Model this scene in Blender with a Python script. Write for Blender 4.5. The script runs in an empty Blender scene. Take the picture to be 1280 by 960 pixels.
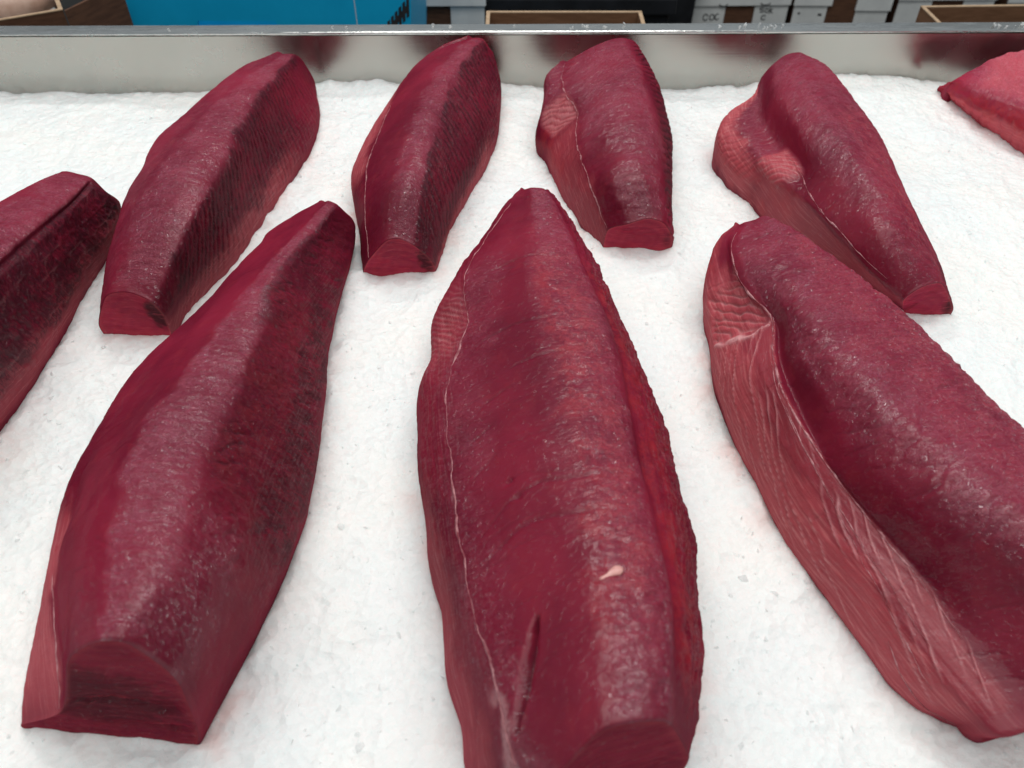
import bpy, bmesh, math, random
import numpy as np

# ------------------------------------------------------------------ camera, world, lamps, exposure
scene = bpy.context.scene
COL = scene.collection
R = math.radians
cam_data = bpy.data.cameras.new('camera')
cam_data.sensor_width = 36.0
cam_data.lens = 28.8
cam_data.clip_start = 0.01
cam_data.clip_end = 60.0
cam = bpy.data.objects.new('camera', cam_data)
cam.location = (0, 0, 0.50)
cam.rotation_euler = (R(45), 0, 0)
COL.objects.link(cam)
scene.camera = cam
cam_data.dof.use_dof = True
cam_data.dof.focus_distance = 0.72
cam_data.dof.aperture_fstop = 9.0

world = bpy.data.worlds.new('World')
scene.world = world
world.use_nodes = True
wb = world.node_tree.nodes['Background']
wb.inputs[0].default_value = (0.86, 0.95, 1.0, 1)
wb.inputs[1].default_value = 0.34

def area_lamp(name, loc, target, sx, sy, power, colour):
    d = bpy.data.lights.new(name, 'AREA')
    d.shape = 'RECTANGLE'; d.size = sx; d.size_y = sy
    d.energy = power; d.color = colour
    o = bpy.data.objects.new(name, d)
    o.location = loc
    v = np.array(target, float) - np.array(loc, float)
    import mathutils
    o.rotation_euler = mathutils.Vector(v).to_track_quat('-Z', 'Y').to_euler()
    COL.objects.link(o)
    return o
area_lamp('ceiling_or_fill_light', (-0.1, -0.15, 2.2), (0.0, 0.15, 0), 3.2, 2.2, 34, (1.0, 0.985, 0.945))
area_lamp('ceiling_or_fill_light', (0.2, 1.0, 2.5), (0.2, 2.3, -0.3), 2.6, 0.8, 20, (1.0, 0.985, 0.95))  # added fill lamp, brightens the box fronts behind the counter
area_lamp('glint_strip_light', (-0.45, 2.2, 2.25), (-0.2, 0.5, 0), 1.2, 0.26, 14.0, (1.0, 0.98, 0.95))  # unseen strip, added to put sharp glints on the flesh
area_lamp('glint_strip_light', (0.55, 1.3, 2.25), (0.2, 0.5, 0), 1.2, 0.26, 11.0, (1.0, 0.98, 0.95))  # second added strip for the glints

vs = scene.view_settings
vs.view_transform = 'Standard'; vs.look = 'None'; vs.gamma = 1.0; vs.use_curve_mapping = False
vs.exposure = 0.0
scene.cycles.use_denoising = True
scene.cycles.max_bounces = 8
scene.cycles.caustics_reflective = False
scene.cycles.caustics_refractive = False

# ------------------------------------------------------------------ helpers
rng = np.random.default_rng(7)

def tag(o, label=None, cat=None, group=None, kind=None):
    if label: o['label'] = label
    if cat: o['category'] = cat
    if group: o['group'] = group
    if kind: o['kind'] = kind
    return o

def empty(name, loc=(0, 0, 0), rz=0):
    o = bpy.data.objects.new(name, None)
    o.location = loc; o.rotation_euler = (0, 0, rz); o.empty_display_size = 0.05
    COL.objects.link(o)
    return o

def mesh_obj(name, verts, quads=None, tris=None, mat=None, parent=None, smooth=True, uv=None, masks=None):
    verts = np.asarray(verts, np.float32)
    me = bpy.data.meshes.new(name)
    nq = 0 if quads is None else len(quads)
    nt = 0 if tris is None else len(tris)
    idx = []
    if nq: idx.append(np.asarray(quads, np.int32).ravel())
    if nt: idx.append(np.asarray(tris, np.int32).ravel())
    idx = np.concatenate(idx)
    me.vertices.add(len(verts)); me.vertices.foreach_set('co', verts.ravel())
    me.loops.add(len(idx)); me.loops.foreach_set('vertex_index', idx)
    me.polygons.add(nq + nt)
    starts = np.concatenate([np.arange(nq) * 4, nq * 4 + np.arange(nt) * 3]).astype(np.int32)
    me.polygons.foreach_set('loop_start', starts)
    me.update(calc_edges=True)
    if uv is not None:
        l = me.uv_layers.new(name='UVMap')
        l.data.foreach_set('uv', np.asarray(uv, np.float32)[idx].ravel())
    if masks is not None:
        for nm, arr in masks.items():
            a = me.attributes.new(nm, 'FLOAT', 'POINT')
            a.data.foreach_set('value', np.asarray(arr, np.float32))
    me.polygons.foreach_set('use_smooth', np.full(nq + nt, smooth))
    me.validate()
    if mat: me.materials.append(mat)
    o = bpy.data.objects.new(name, me)
    COL.objects.link(o)
    if parent: o.parent = parent
    return o

class MB:
    """collects boxes, sheets and tubes into one mesh"""
    def __init__(s): s.v = []; s.f = []
    def add(s, vs_, fs):
        n = len(s.v); s.v += [tuple(p) for p in vs_]; s.f += [tuple(i + n for i in f) for f in fs]
    def box(s, x0, x1, y0, y1, z0, z1):
        s.add([(x, y, z) for z in (z0, z1) for y in (y0, y1) for x in (x0, x1)],
              [(0, 2, 3, 1), (4, 5, 7, 6), (0, 1, 5, 4), (2, 6, 7, 3), (0, 4, 6, 2), (1, 3, 7, 5)])
    def prism(s, poly, axis, a, b):
        n = len(poly)
        def p(u, w, t): return {'y': (u, t, w), 'x': (t, u, w), 'z': (u, w, t)}[axis]
        s.add([p(u, w, a) for u, w in poly] + [p(u, w, b) for u, w in poly],
              [tuple(range(n))[::-1], tuple(range(n, 2 * n))] + [(i, (i + 1) % n, n + (i + 1) % n, n + i) for i in range(n)])
    def build(s, name, mat, parent=None, bevel=0.0, smooth=False):
        me = bpy.data.meshes.new(name)
        me.from_pydata(s.v, [], s.f); me.update()
        bm = bmesh.new(); bm.from_mesh(me)
        bmesh.ops.recalc_face_normals(bm, faces=bm.faces[:])
        if bevel:
            bmesh.ops.bevel(bm, geom=bm.edges[:], offset=bevel, segments=2, affect='EDGES', profile=0.6)
        bm.to_mesh(me); bm.free()
        if smooth: me.polygons.foreach_set('use_smooth', [True] * len(me.polygons))
        me.materials.append(mat)
        o = bpy.data.objects.new(name, me); COL.objects.link(o)
        if parent: o.parent = parent
        return o

# --- value noise in numpy
def _h(ix, iy, seed):
    n = (ix.astype(np.int64) * 374761393 + iy.astype(np.int64) * 668265263 + seed * 974634777) & 0xffffffff
    n = ((n ^ (n >> 13)) * 1274126177) & 0xffffffff
    n = n ^ (n >> 16)
    return (n & 0xffff) / 32767.5 - 1.0
def vn(x, y, seed=0):
    ix = np.floor(x); iy = np.floor(y); fx = x - ix; fy = y - iy
    fx = fx * fx * fx * (fx * (fx * 6 - 15) + 10); fy = fy * fy * fy * (fy * (fy * 6 - 15) + 10)
    a = _h(ix, iy, seed); b = _h(ix + 1, iy, seed); c = _h(ix, iy + 1, seed); d = _h(ix + 1, iy + 1, seed)
    return (a + (b - a) * fx) * (1 - fy) + (c + (d - c) * fx) * fy
def fbm(x, y, seed=0, octv=3, gain=0.5):
    s = 0; a = 1.0; t = 0
    for i in range(octv):
        s = s + a * vn(x * 2 ** i + 17.3 * i, y * 2 ** i - 9.1 * i, seed + i); t += a; a *= gain
    return s / t
def sstep(a, b, x):
    t = np.clip((x - a) / (b - a + 1e-9), 0, 1); return t * t * (3 - 2 * t)
def band(x, a, b, s):
    return sstep(a - s, a + s, x) * (1 - sstep(b - s, b + s, x))

# ------------------------------------------------------------------ materials
def new_mat(name):
    m = bpy.data.materials.new(name); m.use_nodes = True
    nt = m.node_tree
    return m, nt, nt.nodes['Principled BSDF']
class NG:
    """short hand for node wiring"""
    def __init__(s, nt): s.nt = nt
    def n(s, t, **kw):
        x = s.nt.nodes.new(t)
        for k, v in kw.items(): setattr(x, k, v)
        return x
    def link(s, a, b): s.nt.links.new(a, b)
    def put(s, sock, v):
        if hasattr(v, 'is_output'): s.link(v, sock)
        else: sock.default_value = v
    def math(s, op, a, b=0.0, c=None, clamp=False):
        x = s.n('ShaderNodeMath', operation=op, use_clamp=clamp)
        s.put(x.inputs[0], a); s.put(x.inputs[1], b)
        if c is not None: s.put(x.inputs[2], c)
        return x.outputs[0]
    def mix(s, f, a, b, blend='MIX'):
        x = s.n('ShaderNodeMix', data_type='RGBA', blend_type=blend)
        s.put(x.inputs[0], f)
        s.put(x.inputs[6], a if hasattr(a, 'is_output') else (*a, 1)); s.put(x.inputs[7], b if hasattr(b, 'is_output') else (*b, 1))
        return x.outputs[2]
    def noise(s, vec, scale, detail=3.0, rough=0.55, dist=0.0):
        x = s.n('ShaderNodeTexNoise')
        if vec is not None: s.link(vec, x.inputs['Vector'])
        x.inputs['Scale'].default_value = scale; x.inputs['Detail'].default_value = detail
        x.inputs['Roughness'].default_value = rough; x.inputs['Distortion'].default_value = dist
        return x.outputs['Fac']
    def mapping(s, vec, scale, rot=(0, 0, 0), loc=(0, 0, 0)):
        x = s.n('ShaderNodeMapping'); s.link(vec, x.inputs[0])
        x.inputs['Scale'].default_value = scale; x.inputs['Rotation'].default_value = rot; x.inputs['Location'].default_value = loc
        return x.outputs[0]
    def ramp(s, f, lo, hi):
        x = s.n('ShaderNodeMapRange', interpolation_type='SMOOTHSTEP')
        s.put(x.inputs[0], f); x.inputs[1].default_value = lo; x.inputs[2].default_value = hi
        return x.outputs[0]
    def attr(s, name):
        return s.n('ShaderNodeAttribute', attribute_name=name).outputs['Fac']
    def bump(s, h, strength, dist, normal=None):
        x = s.n('ShaderNodeBump'); x.inputs['Strength'].default_value = strength; x.inputs['Distance'].default_value = dist
        s.link(h, x.inputs['Height'])
        if normal is not None: s.link(normal, x.inputs['Normal'])
        return x.outputs[0]

def flesh_material(name, tone=(1, 1, 1), cut=False):
    m, nt, bs = new_mat(name); g = NG(nt)
    uv = g.n('ShaderNodeUVMap', uv_map='UVMap').outputs[0]
    t = lambda c: tuple(c[i] * tone[i] for i in range(3))
    big = g.noise(uv, 9, 3)
    mid = g.noise(uv, 45, 4, 0.6)
    fine = g.noise(uv, 330, 4, 0.7)
    fib = g.noise(g.mapping(uv, (300, 110, 1), rot=(0, 0, R(24))), 1.0, 4, 0.65, 1.2)      # fibres running across the loin
    lng = g.noise(g.mapping(uv, (34, 470, 1), rot=(0, 0, R(-14))), 1.0, 3, 0.6)   # streaks along it
    col = g.mix(g.ramp(big, 0.35, 0.65), t((0.120, 0.0068, 0.0200)), t((0.190, 0.0115, 0.0300)))
    col = g.mix(g.math('MULTIPLY', g.ramp(mid, 0.5, 0.75), 0.35), col, t((0.235, 0.018, 0.030)))
    if cut:
        arc = g.n('ShaderNodeTexWave', wave_type='RINGS', rings_direction='Z'); g.link(g.mapping(uv, (1, 1, 1)), arc.inputs[0])
        arc.inputs['Scale'].default_value = 30; arc.inputs['Distortion'].default_value = 9.0; arc.inputs['Detail'].default_value = 3; arc.inputs['Detail Scale'].default_value = 1.2
        col = g.mix(g.math('MULTIPLY', arc.outputs['Fac'], 0.16), col, t((0.26, 0.024, 0.036)))
        dk = g.attr('skin')
        col = g.mix(g.math('MULTIPLY', dk, 0.92), col, (0.028, 0.006, 0.009))
        rim = g.attr('pale')
        col = g.mix(g.math('MULTIPLY', rim, 0.35), col, t((0.34, 0.05, 0.055)))
        h = g.math('ADD', g.math('MULTIPLY', mid, 0.7), g.math('MULTIPLY', fine, 0.12))
        kn = g.noise(g.mapping(uv, (55, 420, 1), rot=(0, 0, R(6))), 1.0, 4, 0.65, 0.8)
        col = g.mix(g.math('MULTIPLY', g.ramp(kn, 0.52, 0.70), 0.30), col, t((0.30, 0.040, 0.058)))
        col = g.mix(g.math('MULTIPLY', g.ramp(kn, 0.48, 0.30), 0.35), col, t((0.070, 0.004, 0.010)))
        h = g.math('ADD', h, g.math('ADD', g.math('MULTIPLY', kn, 0.35), g.math('MULTIPLY', arc.outputs['Fac'], 0.06)))
        bump_a = g.bump(h, 0.45, 0.004); g.link(bump_a, bs.inputs['Normal'])
        gr = g.ramp(g.noise(uv, 300, 2, 0.5), 0.55, 0.75)
        bump_b = g.bump(gr, 1.0, 0.0016, bump_a)
        bs.inputs['Roughness'].default_value = 0.42
    else:
        sk = g.attr('skin'); pl = g.attr('pale'); rg = g.math('MULTIPLY', g.attr('rough'), g.math('ADD', 0.45, g.math('MULTIPLY', g.ramp(mid, 0.36, 0.62), 0.55))); ft = g.attr('fat'); rd = g.attr('red')
        # scraped, granular flesh: paler, matte; its mauve also paints in the sheen
        rgm = g.math('MULTIPLY', rg, g.ramp(g.math('ADD', g.math('MULTIPLY', fine, 0.6), g.math('MULTIPLY', fib, 0.5)), 0.42, 0.66), clamp=True)
        col = g.mix(g.math('MULTIPLY', rg, 0.40), col, t((0.185, 0.024, 0.050)))
        col = g.mix(g.math('MULTIPLY', rgm, 0.55), col, t((0.285, 0.058, 0.098)))
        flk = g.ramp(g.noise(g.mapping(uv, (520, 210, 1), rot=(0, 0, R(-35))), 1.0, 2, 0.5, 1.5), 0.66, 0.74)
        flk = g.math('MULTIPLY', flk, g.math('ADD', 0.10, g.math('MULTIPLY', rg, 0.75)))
        col = g.mix(g.math('MULTIPLY', flk, 0.7), col, t((0.42, 0.16, 0.19)))  # pale fibre flecks that also paint in the sparkle
        # bright blood-red strips
        rdm = g.math('MULTIPLY', rd, g.ramp(g.math('ADD', g.math('MULTIPLY', mid, 0.7), g.math('MULTIPLY', fine, 0.5)), 0.50, 0.72), clamp=True)
        col = g.mix(g.math('MULTIPLY', rdm, 0.6), col, (0.34, 0.020, 0.026))
        # belly side: salmon pink with pale streaks
        col = g.mix(g.math('MULTIPLY', pl, 0.85), col, t((0.450, 0.082, 0.098)))
        pls = g.math('MULTIPLY', pl, g.ramp(lng, 0.50, 0.68), clamp=True)
        col = g.mix(g.math('MULTIPLY', pls, 0.62), col, (0.52, 0.170, 0.175))
        pld = g.math('MULTIPLY', pl, g.ramp(lng, 0.50, 0.32), clamp=True)
        col = g.mix(g.math('MULTIPLY', pld, 0.35), col, (0.200, 0.020, 0.032))
        # skin side: dark blood meat, mottled, greyish streaks, painted rib highlights
        skm = g.math('MULTIPLY', sk, g.math('ADD', 0.35, g.ramp(g.math('ADD', g.math('MULTIPLY', mid, 0.55), g.math('MULTIPLY', fib, 0.55)), 0.44, 0.62)), clamp=True)
        col = g.mix(g.math('MULTIPLY', skm, 0.82), col, (0.046, 0.0085, 0.0155))
        gry = g.math('MULTIPLY', g.attr('grey'), g.ramp(g.math('ADD', g.math('MULTIPLY', lng, 0.55), g.math('MULTIPLY', fib, 0.5)), 0.50, 0.66), clamp=True)
        col = g.mix(g.math('MULTIPLY', gry, 0.6), col, (0.24, 0.095, 0.110))
        # membranes
        fm = g.math('MULTIPLY', ft, g.ramp(g.math('ADD', g.math('MULTIPLY', fine, 0.4), g.math('MULTIPLY', mid, 0.7)), 0.36, 0.58), clamp=True)
        col = g.mix(fm, col, (0.62, 0.33, 0.34))
        rough = g.math('ADD', 0.36, g.math('MULTIPLY', rg, 0.04))
        rough = g.math('ADD', rough, g.math('MULTIPLY', g.ramp(mid, 0.3, 0.7), 0.10))
        g.link(rough, bs.inputs['Roughness'])
        # relief: smooth where a knife passed, granular where scraped, ragged on the skin side
        amp = g.math('ADD', 0.10, g.math('ADD', g.math('MULTIPLY', rg, 0.75), g.math('ADD', g.math('MULTIPLY', sk, 0.7), g.math('MULTIPLY', pl, 0.25))))
        h = g.math('ADD', g.math('MULTIPLY', fine, 0.55), g.math('MULTIPLY', fib, 0.75))
        h = g.math('ADD', h, g.math('MULTIPLY', g.noise(uv, 900, 2), 0.45))
        h = g.math('MULTIPLY', h, amp)
        h2 = g.math('ADD', g.math('MULTIPLY', mid, 0.8), g.math('MULTIPLY', g.math('MULTIPLY', lng, pl), 0.5))
        b1 = g.bump(h2, 0.18, 0.0030)
        bump_a = g.bump(h, 1.0, 0.0018, b1); g.link(bump_a, bs.inputs['Normal'])
        wetm = g.math('MAXIMUM', rg, g.math('MULTIPLY', sk, 0.22))
        gr = g.ramp(g.noise(g.mapping(uv, (330, 250, 1), rot=(0, 0, R(20))), 1.0, 2, 0.5, 0.5), 0.50, 0.70)
        gr = g.math('MULTIPLY', gr, g.math('ADD', 0.12, g.math('MULTIPLY', wetm, 0.88)))
        bump_b = g.bump(g.math('ADD', gr, g.math('MULTIPLY', h, 0.2)), 1.0, 0.0026, b1)
    g.link(col, bs.inputs['Base Color'])
    bs.inputs['Specular IOR Level'].default_value = 0.0
    bs.inputs['Coat Weight'].default_value = 0.0
    out = nt.nodes['Material Output']
    def gloss(under, fac, rough_, bumpn):
        gl = g.n('ShaderNodeBsdfGlossy'); gl.inputs['Color'].default_value = (1, 1, 1, 1); g.put(gl.inputs['Roughness'], rough_)
        g.link(bumpn, gl.inputs['Normal'])
        mx = g.n('ShaderNodeMixShader'); g.put(mx.inputs[0], fac); g.link(under, mx.inputs[1]); g.link(gl.outputs[0], mx.inputs[2])
        return mx.outputs[0]
    if cut:
        sh = gloss(bs.outputs[0], 0.008, 0.25, bump_a)
        sh = gloss(sh, g.math('ADD', 0.004, g.math('MULTIPLY', gr, 0.05)), 0.10, bump_b)
    else:
        sh = gloss(bs.outputs[0], g.math('ADD', 0.008, g.math('MULTIPLY', rg, 0.008)), rough, bump_a)
        sh = gloss(sh, g.math('ADD', 0.014, g.math('ADD', g.math('MULTIPLY', rg, 0.014), g.math('MULTIPLY', gr, 0.13))), 0.07, bump_b)
    g.link(sh, out.inputs['Surface'])
    bs.inputs['Subsurface Weight'].default_value = 0.45
    bs.inputs['Subsurface Radius'].default_value = (1.0, 0.18, 0.15)
    bs.inputs['Subsurface Scale'].default_value = 0.008
    return m

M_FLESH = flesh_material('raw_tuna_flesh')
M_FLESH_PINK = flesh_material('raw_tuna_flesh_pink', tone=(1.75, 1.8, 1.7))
M_CUT = flesh_material('raw_tuna_cut_face', cut=True)
M_CUT_BRIGHT = flesh_material('raw_tuna_cut_face_fresh', tone=(2.1, 2.1, 2.1), cut=True)

def membrane_material():
    m, nt, bs = new_mat('white_membrane'); g = NG(nt)
    uv = g.n('ShaderNodeUVMap', uv_map='UVMap').outputs[0]
    f = g.noise(uv, 160, 3)
    g.link(g.mix(g.ramp(f, 0.35, 0.65), (0.22, 0.036, 0.050), (0.48, 0.215, 0.23)), bs.inputs['Base Color'])
    bs.inputs['Roughness'].default_value = 0.32
    g.link(g.bump(f, 0.5, 0.001), bs.inputs['Normal'])
    return m
M_MEMB = membrane_material()

def ice_material(name, chips=False):
    m, nt, bs = new_mat(name); g = NG(nt)
    co = g.n('ShaderNodeTexCoord').outputs['Object']
    a = g.noise(co, 30, 4, 0.6); b = g.noise(co, 240, 4, 0.65); c = g.noise(co, 7, 3)
    vor = g.n('ShaderNodeTexVoronoi', feature='F1'); g.link(co, vor.inputs[0]); vor.inputs['Scale'].default_value = 150
    col = g.mix(g.ramp(c, 0.35, 0.65), (0.84, 0.865, 0.865), (0.875, 0.875, 0.855))
    col = g.mix(g.math('MULTIPLY', g.ramp(a, 0.55, 0.3), 0.25), col, (0.74, 0.80, 0.81))
    g.link(col, bs.inputs['Base Color'])
    bs.inputs['Roughness'].default_value = 0.34 if chips else 0.28
    bs.inputs['IOR'].default_value = 1.31
    bs.inputs['Subsurface Weight'].default_value = 0.0 if chips else 0.85
    bs.inputs['Subsurface Radius'].default_value = (0.8, 1.0, 1.0)
    bs.inputs['Subsurface Scale'].default_value = 0.0045
    h = g.math('ADD', g.math('MULTIPLY', b, 0.7), g.math('MULTIPLY', vor.outputs['Color'] if False else vor.outputs['Distance'], 0.8))
    g.link(g.bump(h, 0.7, 0.0022), bs.inputs['Normal'])
    st = g.attr('stain') if not chips else None
    if st is not None:
        g.link(g.mix(g.math('MULTIPLY', st, g.ramp(a, 0.35, 0.7)), col, (0.80, 0.56, 0.53)), bs.inputs['Base Color'])
    if chips:
        tr = g.n('ShaderNodeBsdfTranslucent'); tr.inputs[0].default_value = (0.985, 0.99, 0.99, 1)
        mx = g.n('ShaderNodeMixShader'); mx.inputs[0].default_value = 0.75
        g.link(bs.outputs[0], mx.inputs[1]); g.link(tr.outputs[0], mx.inputs[2])
        g.link(mx.outputs[0], nt.nodes['Material Output'].inputs['Surface'])
        bs.inputs['Base Color'].default_value = (0.9, 0.92, 0.92, 1)
        for l in list(bs.inputs['Base Color'].links): nt.links.remove(l)
        bs.inputs['Roughness'].default_value = 0.15
    return m
M_ICE = ice_material('crushed_ice')
M_CHIP = ice_material('ice_flake', chips=True)

def steel_material(name, rough, wet=False):
    m, nt, bs = new_mat(name); g = NG(nt)
    co = g.n('ShaderNodeTexCoord').outputs['Object']
    br = g.noise(g.mapping(co, (6, 6, 420)) if not wet else g.mapping(co, (4, 300, 300)), 1.0, 3, 0.6)
    sm = g.noise(co, 14, 4, 0.6); sp = g.noise(co, 160, 3, 0.5)
    col = g.mix(g.ramp(sm, 0.35, 0.7), (0.44, 0.427, 0.392), (0.48, 0.466, 0.430))
    col = g.mix(g.math('MULTIPLY', g.ramp(sp, 0.72, 0.80), 0.5), col, (0.30, 0.24, 0.20))
    if wet: col = g.mix(0.75, col, (0.74, 0.74, 0.73))
    g.link(col, bs.inputs['Base Color'])
    bs.inputs['Metallic'].default_value = 1.0
    r = g.math('ADD', rough, g.math('MULTIPLY', g.ramp(sm, 0.35, 0.7), 0.10))
    if wet:
        film = g.ramp(g.noise(g.mapping(co, (16, 60, 60)), 1.0, 3), 0.52, 0.60)
        r = g.math('SUBTRACT', r, g.math('MULTIPLY', film, 0.13))
        g.link(g.bump(g.noise(g.mapping(co, (30, 90, 90)), 1.0, 4), 0.35, 0.004), bs.inputs['Normal'])
    else:
        g.link(g.bump(br, 0.06, 0.0008), bs.inputs['Normal'])
    g.link(r, bs.inputs['Roughness'])
    return m
M_STEEL = steel_material('brushed_steel', 0.20)
M_RAIL = steel_material('wet_steel', 0.20, wet=True)

def plain(name, a, b, scale=30, rough=0.6, bump=0.1, spec=0.4, stretch=(1, 1, 1)):
    m, nt, bs = new_mat(name); g = NG(nt)
    co = g.mapping(g.n('ShaderNodeTexCoord').outputs['Object'], stretch)
    f = g.noise(co, scale, 4, 0.6)
    g.link(g.mix(g.ramp(f, 0.3, 0.7), a, b), bs.inputs['Base Color'])
    bs.inputs['Roughness'].default_value = rough
    bs.inputs['Specular IOR Level'].default_value = spec
    if bump: g.link(g.bump(f, bump, 0.003), bs.inputs['Normal'])
    return m
M_BLUE = plain('blue_plastic', (0.004, 0.36, 0.66), (0.006, 0.40, 0.72), 12, 0.42, 0.05)
M_BLUE_SHADE = plain('blue_plastic_shaded', (0.004, 0.02, 0.05), (0.006, 0.03, 0.07), 12, 0.6, 0.05)  # near-black copy of the blue, shade inside the crate painted in
M_INK = plain('black_ink', (0.012, 0.013, 0.016), (0.03, 0.03, 0.035), 60, 0.6, 0)
M_CARD = plain('brown_cardboard', (0.150, 0.075, 0.040), (0.205, 0.105, 0.058), 26, 0.8, 0.12, 0.2, (1, 1, 6))
M_CARD_DARK = plain('dark_brown_cardboard', (0.075, 0.036, 0.022), (0.115, 0.055, 0.032), 26, 0.75, 0.12, 0.2, (1, 1, 6))  # same cardboard in a darker brown
M_CARD_EDGE = plain('cardboard_edge', (0.36, 0.25, 0.16), (0.46, 0.33, 0.22), 90, 0.85, 0.2, 0.2)
M_WAX = plain('white_waxed_card', (0.56, 0.58, 0.58), (0.66, 0.68, 0.67), 14, 0.5, 0.06)
M_BLACK = plain('black_plastic', (0.008, 0.009, 0.011), (0.016, 0.018, 0.022), 20, 0.4, 0.1)
M_FLOOR = plain('dark_concrete', (0.026, 0.025, 0.024), (0.050, 0.048, 0.045), 5, 0.75, 0.2, 0.2)
M_FISH = plain('fish_skin', (0.06, 0.045, 0.042), (0.24, 0.17, 0.14), 22, 0.35, 0.2)
M_FISH_CUT = plain('pale_fish_flesh', (0.46, 0.29, 0.22), (0.60, 0.42, 0.34), 40, 0.35, 0.2)
M_FAT = plain('pale_fat', (0.52, 0.22, 0.20), (0.62, 0.32, 0.29), 200, 0.3, 0.2)

# ------------------------------------------------------------------ the setting: floor, counter, ice
mb = MB(); mb.box(-5, 5, -3, 6.5, -0.95, -0.85)
tag(mb.build('floor', M_FLOOR), kind='structure')

WY, SL = 1.066, 0.0095                 # back wall of the tray: y = WY + SL * x
wa = math.atan(SL)
counter = empty('display_counter', (0, WY, -0.85), wa)
tag(counter, 'stainless steel fish counter with raised back wall holding the ice', 'counter')
Z0 = 0.85
RT = 0.0762                            # height of the rail above the ice
mb = MB(); mb.box(-1.5, 1.5, 0.0, 0.003, Z0 - 0.07, Z0 + RT - 0.0056)
mb.build('back_wall', M_STEEL, counter)
# rail: rolled front lip, flat top, down-turned rear edge, swept along x
prof = []
for k in range(9):
    a = math.pi + (math.pi / 2) * k / 8
    prof.append((0.0010 + 0.0025 * math.cos(a), RT - 0.0025 - 0.0025 * math.sin(a)))
prof += [(0.006, RT - 0.0002), (0.014, RT - 0.0006), (0.0225, RT - 0.0004)]
for k in range(1, 6):
    a = (math.pi / 2) * k / 5
    prof.append((0.0225 + 0.003 * math.sin(a), RT - 0.0034 + 0.003 * math.cos(a)))
prof += [(0.0255, RT - 0.03), (0.0240, RT - 0.03), (0.0240, RT - 0.0052), (0.0035, RT - 0.0052), (0.0, RT - 0.0052)]
mb = MB(); mb.prism([(u, Z0 + w) for u, w in prof], 'x', -1.5, 1.5)
o = mb.build('top_rail', M_RAIL, counter, smooth=True)
mb = MB(); mb.box(-1.5, 1.5, -1.22, -0.001, Z0 - 0.075, Z0 - 0.0705); mb.build('tray_floor', M_STEEL, counter)
mb = MB(); mb.box(-1.5, 1.5, -1.225, -1.2205, Z0 - 0.075, Z0 + 0.01); mb.build('front_lip', M_STEEL, counter)
mb = MB(); mb.box(-1.46, 1.46, -1.19, -0.02, 0.001, Z0 - 0.0755); mb.build('cabinet', M_STEEL, counter, 0.004)

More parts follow.
